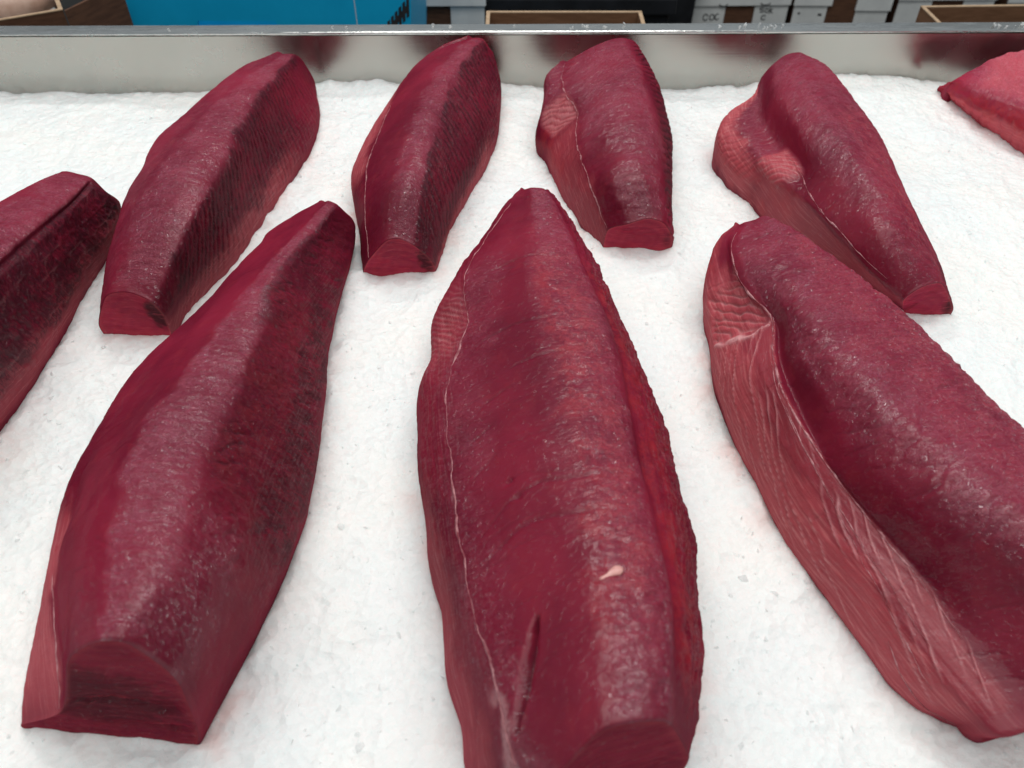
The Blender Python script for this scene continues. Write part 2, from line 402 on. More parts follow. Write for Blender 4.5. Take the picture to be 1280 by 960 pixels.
# outlines, creases and ridges of each loin, near end to far end, in centimetres on the ice
LOIN_LINES = {
 'A': [
  [(-29.8, 20.7, 0.3), (-30.7, 24.1, 0.8), (-31.1, 27.7, 1.5), (-31.5, 32.0, 2.5), (-31.7, 36.0, 3.5), (-31.2, 40.9, 4.0), (-30.1, 48.7, 4.0), (-27.7, 54.3, 4.0), (-24.3, 64.4, 4.0), (-21.8, 69.6, 4.0), (-19.3, 70.3, 5.0)],
  [(-25.6, 19.9, 4.0), (-27.6, 24.6, 5.0), (-29.4, 28.6, 4.8), (-29.8, 32.2, 5.0), (-30.1, 35.4, 5.2), (-29.6, 39.3, 5.6), (-28.5, 46.4, 5.6), (-26.2, 51.9, 5.6), (-23.0, 61.5, 5.6), (-20.8, 66.5, 5.6), (-18.7, 68.8, 6.0)],
  [(-22.8, 19.9, 10.5), (-24.0, 23.7, 10.2), (-25.5, 28.9, 9.6), (-26.1, 33.7, 9.0), (-26.0, 38.8, 8.5), (-25.5, 45.0, 8.0), (-23.7, 52.7, 7.5), (-21.1, 60.7, 7.0), (-19.2, 65.9, 6.7), (-18.2, 68.1, 6.5)],
  [(-20.0, 19.5, 13.3), (-21.0, 23.1, 13.0), (-22.5, 28.6, 12.4), (-23.2, 35.0, 11.5), (-22.4, 41.5, 10.5), (-20.8, 52.9, 9.0), (-19.3, 59.9, 8.2), (-18.3, 64.3, 7.6), (-17.7, 67.4, 7.0)],
  [(-18.5, 19.5, 13.0), (-18.0, 22.2, 13.0), (-18.5, 28.1, 12.2), (-19.2, 34.6, 11.2), (-18.9, 43.1, 10.1), (-18.8, 56.0, 8.8), (-17.7, 61.4, 7.8), (-17.0, 65.4, 7.2), (-16.9, 67.1, 6.8)],
  [(-17.2, 19.5, 9.0), (-16.6, 23.1, 9.5), (-16.7, 29.6, 8.6), (-17.1, 37.5, 7.8), (-17.2, 47.4, 7.0), (-17.3, 58.8, 6.2), (-16.8, 65.4, 5.6), (-16.4, 67.9, 5.6)],
  [(-17.9, 19.6, 2.6), (-16.9, 23.2, 3.0), (-15.3, 29.8, 3.0), (-14.6, 35.2, 3.0), (-14.9, 43.5, 3.0), (-15.7, 53.4, 3.0), (-15.8, 61.4, 2.8), (-15.6, 67.9, 2.8), (-15.7, 69.3, 3.0)],
 ],
 'B': [
  [(-1.7, 14.9, 3.0), (-2.6, 17.2, 3.0), (-3.0, 19.6, 3.0), (-3.9, 22.2, 3.0), (-4.6, 27.0, 3.0), (-5.5, 29.7, 3.5), (-5.9, 32.8, 4.0), (-6.8, 37.7, 4.0), (-7.1, 41.0, 4.0), (-7.4, 46.5, 4.0), (-6.8, 49.3, 4.0), (-6.9, 54.2, 4.0), (-5.6, 57.7, 4.5), (-3.4, 62.7, 5.0), (-0.4, 68.9, 6.0), (0.8, 70.5, 6.3)],
  [(0.8, 13.7, 9.0), (0.2, 14.8, 9.5), (-0.6, 17.9, 9.5), (-1.2, 19.9, 9.3), (-2.4, 23.9, 8.5), (-3.2, 29.2, 8.0), (-4.0, 34.4, 7.8), (-4.8, 40.8, 7.5), (-4.6, 44.4, 7.3), (-3.9, 47.6, 7.2), (-3.5, 51.1, 7.0), (-3.9, 53.4, 7.0), (-4.0, 56.4, 6.8), (-3.3, 59.6, 6.6), (-0.2, 67.3, 6.8), (0.9, 69.8, 6.8)],
  [(2.2, 14.0, 11.6), (1.9, 16.6, 12.1), (1.3, 19.9, 12.0), (0.7, 24.8, 11.6), (0.2, 30.7, 11.2), (0.0, 37.9, 10.6), (0.0, 45.0, 10.0), (0.0, 52.7, 9.2), (0.5, 60.8, 8.2), (1.3, 69.6, 7.0)],
  [(4.1, 15.1, 13.6), (4.3, 19.0, 13.8), (4.2, 23.7, 13.5), (4.2, 29.1, 13.0), (4.1, 32.1, 12.7), (3.7, 37.9, 12.0), (3.1, 43.6, 11.3), (2.0, 52.3, 10.0), (1.8, 59.1, 9.0), (1.8, 65.0, 8.0), (1.9, 69.6, 7.2)],
  [(7.0, 15.7, 13.0), (7.2, 17.2, 13.2), (7.7, 22.1, 13.0), (7.4, 26.4, 12.7), (7.0, 31.0, 12.2), (6.9, 38.9, 11.5), (6.8, 45.2, 10.8), (5.8, 52.6, 9.7), (4.5, 61.9, 8.5), (3.8, 66.6, 7.8), (3.1, 69.8, 7.0)],
  [(8.7, 16.8, 8.0), (9.4, 19.3, 8.0), (10.0, 23.0, 8.0), (10.3, 27.7, 8.0), (10.3, 33.3, 7.8), (10.0, 40.3, 7.3), (9.1, 46.7, 6.8), (8.0, 53.7, 6.3), (6.2, 62.4, 6.0), (4.8, 67.8, 6.0), (3.4, 70.5, 6.3)],
  [(9.9, 17.6, 3.0), (10.5, 19.7, 4.0), (11.4, 23.2, 4.0), (11.8, 27.0, 4.0), (12.1, 30.9, 4.0), (11.8, 35.4, 4.0), (11.8, 40.1, 4.0), (11.2, 43.5, 4.0), (10.7, 47.2, 4.0), (9.8, 51.8, 4.0), (8.6, 56.5, 4.5), (7.8, 61.2, 4.5), (6.4, 64.8, 5.0), (5.4, 67.6, 5.5), (3.8, 71.3, 5.6)],
 ],
 'C': [
  [(26.7, 20.3, 0.8), (25.1, 21.0, 1.1), (23.6, 22.6, 1.5), (22.6, 25.1, 1.5), (21.5, 27.9, 1.5), (20.3, 30.9, 1.5), (19.1, 34.6, 1.5), (18.4, 38.9, 1.5), (17.6, 41.9, 2.0), (17.1, 45.6, 2.5), (16.8, 49.4, 3.0), (17.2, 53.8, 3.5), (17.2, 56.7, 4.0), (18.3, 61.7, 5.0), (19.3, 63.6, 5.5), (20.9, 65.0, 6.0)],
  [(26.3, 18.9, 4.0), (24.7, 22.1, 4.5), (23.1, 26.1, 4.8), (21.7, 29.7, 5.0), (20.6, 33.5, 5.0), (19.6, 37.5, 5.3), (18.8, 41.9, 5.6), (18.4, 46.2, 6.0), (18.7, 50.7, 5.8), (18.7, 54.6, 6.0), (19.1, 59.3, 6.3), (19.7, 62.1, 6.5), (21.1, 64.2, 6.5)],
  [(27.5, 19.0, 4.9), (26.4, 22.9, 5.5), (24.9, 27.1, 6.0), (23.1, 31.0, 6.4), (21.8, 34.4, 6.7), (20.6, 38.0, 7.0), (19.7, 42.0, 7.4), (19.9, 46.0, 7.5), (20.6, 50.1, 7.6), (19.5, 53.1, 7.5), (19.1, 56.8, 7.3), (19.7, 60.7, 7.2), (21.3, 63.9, 6.8)],
  [(29.5, 19.1, 5.4), (28.4, 21.1, 5.9), (27.0, 23.8, 6.3), (25.4, 27.2, 6.6), (23.2, 31.1, 6.9), (21.5, 35.7, 7.1), (20.8, 40.6, 7.1), (20.4, 44.7, 7.4), (20.9, 49.0, 7.7), (20.2, 52.5, 8.0), (19.7, 55.9, 8.0), (20.2, 60.1, 7.6), (21.6, 63.9, 7.0)],
  [(31.0, 18.8, 8.5), (30.0, 22.9, 9.0), (27.5, 25.8, 9.3), (25.1, 28.9, 9.6), (23.4, 32.6, 9.6), (22.3, 37.4, 9.6), (21.2, 42.5, 9.5), (21.1, 46.9, 9.5), (21.0, 52.0, 9.3), (20.9, 56.5, 8.8), (21.2, 59.8, 8.1), (22.1, 63.8, 7.2)],
  [(32.7, 19.3, 11.5), (31.2, 23.7, 11.8), (29.0, 27.7, 12.0), (26.8, 32.5, 12.0), (25.1, 36.0, 11.8), (24.0, 40.4, 11.5), (23.1, 45.6, 11.0), (22.8, 50.7, 10.3), (22.6, 55.6, 9.4), (22.5, 59.1, 8.6), (22.8, 63.8, 7.4)],
  [(39.1, 23.4, 9.0), (36.9, 31.1, 9.0), (34.6, 37.3, 9.0), (33.8, 39.4, 9.0), (32.6, 43.4, 9.0), (31.4, 48.0, 8.8), (30.1, 51.8, 8.6), (27.8, 56.4, 8.4), (25.9, 60.6, 8.0), (24.8, 63.1, 7.5), (24.1, 64.5, 7.0)],
 ],
 'D': [
  [(-58.9, 44.0, 6.0), (-56.5, 54.0, 6.5), (-53.3, 61.3, 7.0), (-48.4, 67.1, 7.5), (-47.1, 69.6, 7.3), (-45.3, 72.4, 7.0)],
  [(-46.0, 33.3, 11.0), (-44.7, 42.5, 11.5), (-43.4, 50.8, 11.0), (-42.7, 59.7, 10.0), (-42.7, 66.9, 8.5), (-43.2, 72.1, 7.2)],
  [(-41.8, 31.0, 11.5), (-40.5, 40.3, 12.0), (-40.9, 50.8, 11.0), (-40.7, 58.2, 10.0), (-40.7, 65.5, 8.5), (-41.8, 71.7, 7.0)],
  [(-42.6, 31.4, 7.0), (-41.3, 41.7, 7.5), (-40.8, 49.3, 7.0), (-40.1, 56.9, 6.8), (-40.4, 65.4, 6.0), (-40.7, 71.4, 5.5)],
  [(-43.5, 31.3, 2.5), (-41.5, 38.3, 2.5), (-40.9, 45.0, 2.5), (-40.3, 51.2, 2.5), (-40.4, 60.3, 2.5), (-40.5, 70.5, 2.7), (-40.7, 73.3, 3.0)],
 ],
 'E': [
  [(-37.8, 56.9, 1.0), (-37.8, 59.8, 3.0), (-38.3, 66.0, 4.5), (-38.9, 71.5, 5.0), (-39.0, 75.8, 5.0), (-39.2, 80.5, 5.5), (-37.1, 87.0, 6.0), (-34.9, 92.9, 6.5), (-32.0, 97.9, 7.0), (-29.2, 100.0, 7.3)],
  [(-35.8, 56.6, 4.6), (-35.0, 60.1, 7.0), (-34.6, 66.4, 8.8), (-33.8, 74.4, 9.3), (-32.4, 83.2, 9.2), (-30.4, 91.9, 8.6), (-28.4, 99.3, 7.6)],
  [(-33.5, 56.4, 5.2), (-32.0, 59.3, 8.0), (-31.0, 64.5, 10.0), (-30.1, 72.2, 10.5), (-29.4, 82.2, 10.1), (-28.4, 91.4, 9.0), (-27.5, 99.0, 7.8)],
  [(-31.4, 55.8, 4.6), (-29.7, 57.8, 7.0), (-28.4, 61.2, 8.8), (-27.5, 68.6, 9.6), (-27.4, 80.6, 9.6), (-27.0, 91.3, 8.6), (-26.7, 99.7, 7.4)],
  [(-30.7, 55.8, 3.0), (-29.3, 59.7, 4.2), (-27.8, 66.8, 5.0), (-26.6, 77.5, 5.3), (-26.0, 88.9, 5.4), (-25.9, 97.0, 5.5), (-26.3, 101.3, 6.0)],
  [(-31.0, 56.4, 1.0), (-29.3, 62.5, 1.3), (-27.6, 67.5, 1.5), (-26.5, 74.0, 1.5), (-25.2, 81.7, 1.5), (-24.1, 89.8, 1.5), (-24.5, 98.3, 2.0), (-25.6, 102.6, 2.5)],
 ],
 'F': [
  [(-14.8, 65.4, 0.5), (-15.5, 69.7, 2.0), (-16.6, 74.2, 3.0), (-17.3, 77.7, 3.5), (-17.4, 80.0, 3.5), (-16.8, 84.8, 3.8), (-15.8, 89.0, 4.2), (-14.4, 93.2, 5.0), (-13.0, 96.1, 6.0), (-10.8, 99.3, 7.0), (-8.1, 101.6, 7.7), (-5.7, 103.1, 8.0)],
  [(-13.9, 64.8, 2.5), (-14.5, 69.1, 5.0), (-15.0, 77.1, 5.8), (-14.3, 84.2, 6.2), (-13.5, 90.1, 6.5), (-12.2, 94.6, 7.0), (-10.2, 98.1, 7.6), (-7.7, 101.1, 8.0), (-5.4, 102.7, 8.2)],
  [(-12.1, 65.0, 4.5), (-12.3, 67.9, 7.0), (-12.1, 73.6, 8.0), (-11.6, 80.8, 8.6), (-10.3, 88.4, 9.0), (-8.5, 95.8, 8.8), (-6.4, 100.6, 8.5), (-4.8, 102.3, 8.4)],
  [(-10.7, 65.0, 4.8), (-10.2, 67.0, 7.6), (-9.7, 71.9, 9.0), (-9.0, 78.0, 9.6), (-8.1, 85.5, 9.7), (-6.8, 93.3, 9.3), (-5.4, 99.2, 8.8), (-4.3, 102.3, 8.4)],
  [(-9.2, 64.8, 4.1), (-8.6, 67.2, 6.6), (-8.1, 71.0, 8.2), (-7.5, 78.7, 8.8), (-6.4, 88.4, 9.0), (-5.2, 95.8, 8.8), (-3.6, 102.8, 8.0)],
  [(-7.9, 65.0, 2.5), (-6.9, 69.3, 3.8), (-5.4, 76.0, 4.8), (-4.1, 83.7, 5.2), (-3.3, 92.8, 5.5), (-3.0, 99.3, 6.0), (-2.8, 103.5, 6.5)],
  [(-7.5, 65.7, 0.8), (-6.4, 72.9, 1.0), (-4.8, 78.5, 1.2), (-3.1, 85.0, 1.5), (-1.8, 92.0, 2.0), (-1.5, 97.7, 2.5), (-1.7, 103.1, 4.0), (-2.3, 104.6, 5.0)],
 ],
 'G': [
  [(9.3, 69.9, 0.5), (7.2, 73.8, 1.5), (5.3, 79.7, 2.5), (3.8, 86.7, 3.5), (2.9, 89.4, 3.5), (3.3, 90.9, 4.5), (3.9, 94.0, 5.5), (4.3, 96.8, 6.5), (5.6, 98.1, 6.8)],
  [(9.6, 69.8, 2.5), (8.3, 73.1, 4.5), (7.3, 77.6, 5.8), (7.0, 82.2, 6.3), (7.2, 86.9, 6.8), (6.1, 90.8, 7.0), (5.9, 94.8, 7.0), (6.4, 98.1, 7.0)],
  [(11.3, 68.8, 3.8), (10.2, 71.2, 6.3), (9.7, 76.1, 7.5), (9.5, 81.6, 8.2), (9.6, 87.5, 8.5), (9.6, 94.1, 8.3), (9.6, 100.7, 7.8)],
  [(13.4, 69.0, 4.4), (12.8, 71.5, 7.0), (12.7, 76.3, 8.3), (12.7, 81.8, 9.0), (12.7, 87.9, 9.2), (12.6, 95.1, 8.8), (12.5, 102.4, 8.2)],
  [(15.2, 69.0, 3.8), (15.1, 72.8, 6.2), (15.3, 77.9, 7.4), (15.4, 84.5, 8.1), (15.1, 90.7, 8.4), (14.8, 96.3, 8.3), (14.4, 103.1, 8.0)],
  [(16.5, 69.6, 1.5), (16.9, 74.0, 2.0), (17.7, 80.3, 2.5), (18.6, 89.7, 3.5), (18.3, 93.4, 4.5), (17.5, 99.5, 5.5), (16.1, 104.2, 6.5)],
 ],
 'H': [
  [(36.6, 59.7, 0.5), (34.5, 62.0, 1.0), (31.6, 65.8, 1.5), (28.4, 71.2, 2.0), (27.4, 74.0, 2.0), (26.1, 77.9, 2.3), (24.1, 82.0, 3.0), (23.4, 85.4, 3.8), (23.7, 87.6, 4.2), (24.8, 89.5, 4.8), (28.0, 91.9, 5.2), (29.4, 94.2, 5.6)],
  [(35.4, 58.1, 2.6), (33.1, 59.4, 4.0), (30.9, 63.8, 4.8), (29.1, 69.0, 5.2), (27.9, 72.7, 5.4), (26.9, 77.0, 5.3), (26.1, 81.9, 5.2), (25.6, 85.3, 5.3), (26.6, 88.4, 5.5), (28.4, 91.1, 5.8), (29.7, 94.8, 6.0)],
  [(35.5, 57.9, 3.4), (33.0, 59.3, 5.0), (30.5, 64.2, 6.0), (29.3, 69.2, 6.2), (29.4, 75.5, 6.2), (28.9, 79.8, 5.8), (28.3, 82.9, 5.8), (28.2, 86.8, 6.0), (28.9, 90.7, 6.3), (29.9, 95.0, 6.6)],
  [(36.2, 58.1, 4.0), (33.5, 60.1, 7.0), (32.0, 65.7, 8.0), (31.0, 72.0, 8.5), (30.0, 77.8, 8.8), (29.6, 84.0, 8.8), (29.9, 90.1, 8.2), (31.4, 96.8, 7.4)],
  [(37.2, 58.4, 4.4), (35.3, 60.8, 7.4), (34.2, 65.4, 9.0), (33.2, 72.0, 9.8), (32.8, 80.2, 9.8), (32.8, 87.7, 9.3), (33.3, 95.8, 8.2), (33.7, 99.3, 7.6)],
  [(39.1, 59.1, 4.0), (38.1, 61.1, 5.5), (37.9, 66.5, 6.5), (38.1, 73.2, 7.0), (38.9, 81.9, 7.2), (38.6, 86.7, 7.4), (38.0, 92.6, 7.6), (37.4, 97.2, 7.6), (35.9, 100.0, 7.5)],
  [(41.4, 59.4, 0.8), (41.4, 63.0, 2.0), (41.4, 69.0, 2.6), (41.6, 76.6, 3.0), (42.2, 86.0, 3.0), (41.3, 92.7, 3.5), (39.8, 97.0, 4.5), (37.6, 99.7, 5.5)],
 ],
 'I': [
  [(56.8, 105.0, 0.3), (57.5, 100.9, 0.3), (59.0, 94.7, 0.3), (61.1, 88.6, 0.3), (64.1, 81.0, 0.3), (68.2, 75.3, 0.3)],
  [(56.1, 103.6, 1.3), (56.2, 99.0, 2.5), (57.5, 94.1, 3.0), (59.9, 88.8, 3.2), (63.0, 81.9, 3.3), (67.4, 75.3, 3.3)],
  [(55.8, 102.8, 1.9), (56.6, 99.2, 4.0), (58.7, 95.5, 5.0), (61.1, 91.7, 5.5), (64.8, 85.9, 5.5), (69.3, 78.9, 5.0)],
  [(56.2, 103.4, 1.7), (58.1, 101.7, 4.5), (60.8, 103.0, 5.5), (65.2, 104.0, 6.5), (72.3, 104.0, 6.5), (80.3, 100.4, 5.0)],
 ],
}

# ice bed: one height field, banked up a little and faintly stained along the loins
cgx = np.linspace(-1.1, 1.1, 441); cgy = np.linspace(-0.15, 1.1, 251)
CX, CY = np.meshgrid(cgx, cgy); CD = np.full(CX.shape, 9.0)
for cs in LOIN_LINES.values():
    for c in (cs[0], cs[-1], [cs[0][0], cs[-1][0]], [cs[0][-1], cs[-1][-1]]):
        c = np.array(c)[:, :2] / 100
        for a_, b_ in zip(c[:-1], c[1:]):
            e = b_ - a_; tt = np.clip(((CX - a_[0]) * e[0] + (CY - a_[1]) * e[1]) / (e @ e + 1e-9), 0, 1)
            CD = np.minimum(CD, np.hypot(CX - a_[0] - tt * e[0], CY - a_[1] - tt * e[1]))
def near_loin(x, y):
    fx = np.clip((x - cgx[0]) / (cgx[1] - cgx[0]), 0, 439.999); fy = np.clip((y - cgy[0]) / (cgy[1] - cgy[0]), 0, 249.999)
    i, j = fy.astype(int), fx.astype(int); a, b = fy - i, fx - j
    return (CD[i, j] * (1 - b) + CD[i, j + 1] * b) * (1 - a) + (CD[i + 1, j] * (1 - b) + CD[i + 1, j + 1] * b) * a
def ice_height(x, y):
    h = 0.0048 * fbm(x * 9, y * 9, 3, 3) + 0.0024 * fbm(x * 42, y * 42, 11, 3) + 0.0019 * fbm(x * 125, y * 125, 23, 3, 0.65)
    nl = near_loin(x, y); h = h + 0.0045 * np.exp(-nl / 0.010) * (0.7 + 0.6 * vn(x * 60, y * 60, 37))
    rid = 1 - np.abs(vn(x * 85, y * 60, 31)); h = h + 0.0010 * (rid - 0.5)
    xs = [-1.2, -0.70, -0.55, -0.44, -0.34, -0.22, -0.12, 0.0, 0.12, 0.24, 0.32, 0.42, 0.47, 0.54, 0.60, 0.75, 1.2]
    zs = [-.004, -.003, -.004, -.006, 0.0, 0.013, 0.010, 0.004, 0.0, -.001, 0.004, 0.012, 0.017, 0.013, 0.008, 0.004, 0.0]
    bank = np.interp(x, xs, zs)
    return h + bank * np.exp(-np.clip(1.066 - y, 0, None) / 0.06) + 0.004 * np.exp(-np.clip(1.066 - y, 0, None) / 0.015) * vn(x * 45, y * 20, 41)
nx, ny = 720, 430
gx = np.linspace(-1.1, 1.1, nx); gy = -0.13 + 1.215 * np.linspace(0, 1, ny)
X, Y = np.meshgrid(gx, gy)
Y = np.minimum(Y, WY + SL * X + 0.0015)
Zi = ice_height(X, Y)
V = np.stack([X, Y, Zi], -1).reshape(-1, 3)
ii = np.arange(ny - 1)[:, None] * nx + np.arange(nx - 1)[None]
Q = np.stack([ii, ii + 1, ii + nx + 1, ii + nx], -1).reshape(-1, 4)
stn = np.exp(-near_loin(X, Y) / 0.012) * (0.15 + 0.85 * sstep(0.0, 0.5, fbm(X * 14, Y * 14, 47, 3))) * 0.8
ice = mesh_obj('ice_bed', V, Q, mat=M_ICE, masks={'stain': stn.ravel()})
tag(ice, 'bed of white crushed ice filling the steel counter', 'ice', kind='stuff')

# loose flakes on the bed, too many to count
def flakes(n, xs, ys, zs, size, name, mat):
    base = np.array([[1, 0, 0.1], [0.35, 0.8, -0.1], [-0.8, 0.5, 0.1], [-0.7, -0.6, -0.05], [0.4, -0.85, 0.08], [0.05, 0.0, 0.42], [0.0, 0.05, -0.4]])
    ft = np.array([[0, 1, 5], [1, 2, 5], [2, 3, 5], [3, 4, 5], [4, 0, 5], [1, 0, 6], [2, 1, 6], [3, 2, 6], [4, 3, 6], [0, 4, 6]])
    P = base[None] * (1 + 0.45 * rng.uniform(-1, 1, (n, 7, 3)))
    P *= (size * np.exp(rng.normal(0, 0.35, n)))[:, None, None]
    P[:, :, 2] *= rng.uniform(0.5, 1.2, n)[:, None]
    al = rng.uniform(0, 2 * np.pi, n); tx = rng.normal(0, 0.5, n); ty = rng.normal(0, 0.5, n)
    c, s = np.cos(tx), np.sin(tx); y1 = P[..., 1] * c[:, None] - P[..., 2] * s[:, None]; z1 = P[..., 1] * s[:, None] + P[..., 2] * c[:, None]
    c, s = np.cos(ty), np.sin(ty); x1 = P[..., 0] * c[:, None] + z1 * s[:, None]; z2 = -P[..., 0] * s[:, None] + z1 * c[:, None]
    c, s = np.cos(al), np.sin(al); x2 = x1 * c[:, None] - y1 * s[:, None]; y2 = x1 * s[:, None] + y1 * c[:, None]
    W = np.stack([x2 + xs[:, None], y2 + ys[:, None], z2 + zs[:, None]], -1).reshape(-1, 3)
    T = (ft[None] + 7 * np.arange(n)[:, None, None]).reshape(-1, 3)
    return mesh_obj(name, W, tris=T, mat=mat, smooth=False)
n = 14000
yy = rng.uniform(0.08, 1.058, n); xx = rng.uniform(-1, 1, n) * np.minimum(1.05, (0.36 + 0.46 * yy))
zz = ice_height(xx, yy) - 0.0007
fl = flakes(n, xx, yy, zz, 0.0014, 'ice_flakes', M_CHIP)
tag(fl, 'loose flakes of crushed ice lying on the ice bed', 'ice', kind='stuff')

# ------------------------------------------------------------------ tuna loins

def resample(P, N, axis):
    P = np.array(P, float)
    s = P @ axis; s = (s - s[0]) / (s[-1] - s[0])
    for i in range(1, len(s)): s[i] = max(s[i], s[i - 1] + 0.004)
    s /= s[-1]
    t = np.linspace(0, 1, N)
    # monotone-ish cubic Hermite through the points
    d = np.gradient(P, s, axis=0) if len(P) > 2 else np.repeat((P[1] - P[0])[None], 2, 0)
    k = np.clip(np.searchsorted(s, t, side='right') - 1, 0, len(s) - 2)
    h = (s[k + 1] - s[k])[:, None]; u = ((t - s[k]) / (s[k + 1] - s[k]))[:, None]
    h00 = 2 * u**3 - 3 * u**2 + 1; h10 = u**3 - 2 * u**2 + u; h01 = -2 * u**3 + 3 * u**2; h11 = u**3 - u**2
    return h00 * P[k] + h10 * h * d[k] + h01 * P[k + 1] + h11 * h * d[k + 1]

def gsmooth(A, sig, axis):
    if sig <= 0: return A
    r = int(3 * sig) + 1; w = np.exp(-0.5 * (np.arange(-r, r + 1) / sig) ** 2); w /= w.sum()
    A = np.moveaxis(A, axis, 0); n = len(A)
    # reflect about the end points so that the ends keep their place
    pad0 = 2 * A[:1] - A[r:0:-1]; pad1 = 2 * A[-1:] - A[-2:-r - 2:-1]
    B = np.concatenate([pad0, A, pad1], 0)
    out = sum(w[i] * B[i:i + n] for i in range(2 * r + 1))
    return np.moveaxis(out, 0, axis)

def grid_normals(G):
    du = np.gradient(G, axis=0); dv = np.gradient(G, axis=1)
    nrm = np.cross(dv, du); nrm /= np.linalg.norm(nrm, axis=-1, keepdims=True) + 1e-12
    return nrm

def make_loin(key, N, per, label, masks, lines=(), relief=None, bevel=(0.25, 0.9), mat=None, cutmat=None,
              inset=(0.12, 0.12), seed=0, cut_dark=None, sig=5.0, grp='raw tuna loins laid out on crushed ice'):
    C = [np.array(c, float) for c in LOIN_LINES[key]]
    f = np.mean([c[0] for c in C], 0); b = np.mean([c[-1] for c in C], 0)
    axis = b - f; axis[2] = 0; axis /= np.linalg.norm(axis)
    side = np.array([axis[1], -axis[0], 0.0])                       # towards the right-hand side
    curves = [gsmooth(resample(c, N, axis), 2.0, 0) for c in C]
    lo = curves[0].copy(); lo[:, 2] = -0.5; lo += side * inset[0]
    hi = curves[-1].copy(); hi[:, 2] = -0.5; hi -= side * inset[1]
    curves = [lo] + curves + [hi]
    K = len(curves); S = np.stack(curves, 1)                        # N, K, 3
    # across: cubic through the feature lines
    q = np.linspace(0, K - 1, (K - 1) * per + 1)
    k = np.clip(np.floor(q).astype(int), 0, K - 2); u = (q - k)[None, :, None]
    Pm = S[:, np.clip(k - 1, 0, K - 1)]; P0 = S[:, k]; P1 = S[:, k + 1]; P2 = S[:, np.clip(k + 2, 0, K - 1)]
    ten = 0.36
    m0 = ten * (P1 - Pm); m1 = ten * (P2 - P0)
    G = (2*u**3 - 3*u**2 + 1) * P0 + (u**3 - 2*u**2 + u) * m0 + (-2*u**3 + 3*u**2) * P1 + (u**3 - u**2) * m1
    G = gsmooth(G, per * 0.16, 1)
    # even out spacing across so that the facets get even cells
    M = G.shape[1]
    seg = np.linalg.norm(np.diff(G, axis=1), axis=-1); arc = np.concatenate([np.zeros((N, 1)), np.cumsum(seg, 1)], 1)
    along = np.concatenate([[0], np.cumsum(np.linalg.norm(np.diff(G[:, M // 2], axis=0), axis=-1))])
    U = np.repeat(along[:, None], M, 1) / 100 + 0.013 * seed * 7    # metres along
    Vv = (arc - arc[:, M // 2:M // 2 + 1]) / 100 + 0.37 * seed        # metres across
    T = np.repeat(np.linspace(0, 1, N)[:, None], M, 1); Qq = np.repeat((q - 0)[None], N, 0)
    nrm = grid_normals(G)
    if nrm[N // 2, M // 2, 2] < 0: nrm = -nrm
    # ---- masks
    ch = {c: np.zeros((N, M)) for c in ('skin', 'pale', 'rough', 'fat', 'grey', 'red')}
    wob = 0.34 * fbm(U * 34, Vv * 34, 50 + seed, 4, 0.6); wobt = 0.03 * fbm(U * 22, Vv * 22, 90 + seed, 3)
    for (c, q0, q1, t0, t1, sq, stt, st) in masks:
        v = band(Qq + wob, q0, q1, sq) * band(T + wobt, t0, t1, stt) * st
        ch[c] = np.maximum(ch[c], v) if st > 0 else np.clip(ch[c] + v, 0, 1)
    # ---- relief, in cm
    D = 0.10 * fbm(U * 22, Vv * 22, 5 + seed, 2) + 0.05 * fbm(U * 80, Vv * 80, 8 + seed, 3)
    D += 0.05 * fbm(U * 300, Vv * 60, 14 + seed, 2) * (0.3 + ch['rough'] + ch['skin'])
    mb_ = (U + 0.45 * Vv + 5.0 * (Vv - Vv.mean()) ** 2) / 0.017 + 0.5 * fbm(U * 30, Vv * 30, 150 + seed, 3)
    mw = np.abs(((mb_ % 1) - 0.5) * 2); mk = sstep(0.0, 0.5, vn(np.floor(mb_) * 3.7, Vv * 30, 155 + seed)) * (nrm[..., 2] > 0.35)
    mg = (1 - sstep(0, 0.16, mw)) * mk; D = D - 0.045 * mg; ch['skin'] = np.maximum(ch['skin'], 0.10 * mg)
    if relief is not None: D = D + relief(G, U, Vv, Qq, T, ch, seed)
    edge = sstep(0, 0.02, T) * sstep(0, 0.02, 1 - T) * sstep(0.0, 0.6, Qq) * sstep(0.0, 0.6, (K - 1) - Qq)
    G = G + nrm * (D * edge)[..., None]
    # ---- closed rings with an underside
    nb = 8
    tb = np.linspace(0, 1, nb + 2)[1:-1]
    under = G[:, -1:, :] * (1 - tb)[None, :, None] + G[:, :1, :] * tb[None, :, None]
    Rg = np.concatenate([G, under], 1)
    MR = Rg.shape[1]
    pad = lambda A, fill: np.concatenate([A, np.repeat(A[:, -1:] * 0 + fill, nb, 1)], 1)
    UU = np.concatenate([U, np.repeat(U[:, -1:], nb, 1)], 1); VV = np.concatenate([Vv, np.repeat(Vv[:, -1:], nb, 1)], 1)
    chp = {c: pad(a, 0) for c, a in ch.items()}
    def bevel_rings(ring, outward, r, steps):
        cen = ring.mean(0); out = []
        rad = np.linalg.norm(ring - cen, axis=1, keepdims=True)
        for j in range(1, steps + 1):
            a = (math.pi / 2) * j / steps
            out.append(cen + (ring - cen) * (1 - np.minimum(r * (1 - math.cos(a)), 0.45 * rad) / rad) + outward * r * math.sin(a))
        return out
    fr = bevel_rings(Rg[0], -axis, bevel[0], 3)[::-1]
    bk = bevel_rings(Rg[-1], axis, bevel[1], 4)
    allr = np.concatenate([np.array(fr), Rg, np.array(bk)], 0)
    ext = lambda A: np.concatenate([np.repeat(A[:1], 3, 0), A, np.repeat(A[-1:], 4, 0)], 0)
    NR = allr.shape[0]
    ii = np.arange(NR - 1)[:, None] * MR; jj = np.arange(MR)[None]; jn = (jj + 1) % MR
    quads = np.stack([ii + jj, ii + MR + jj, ii + MR + jn, ii + jn], -1).reshape(-1, 4)
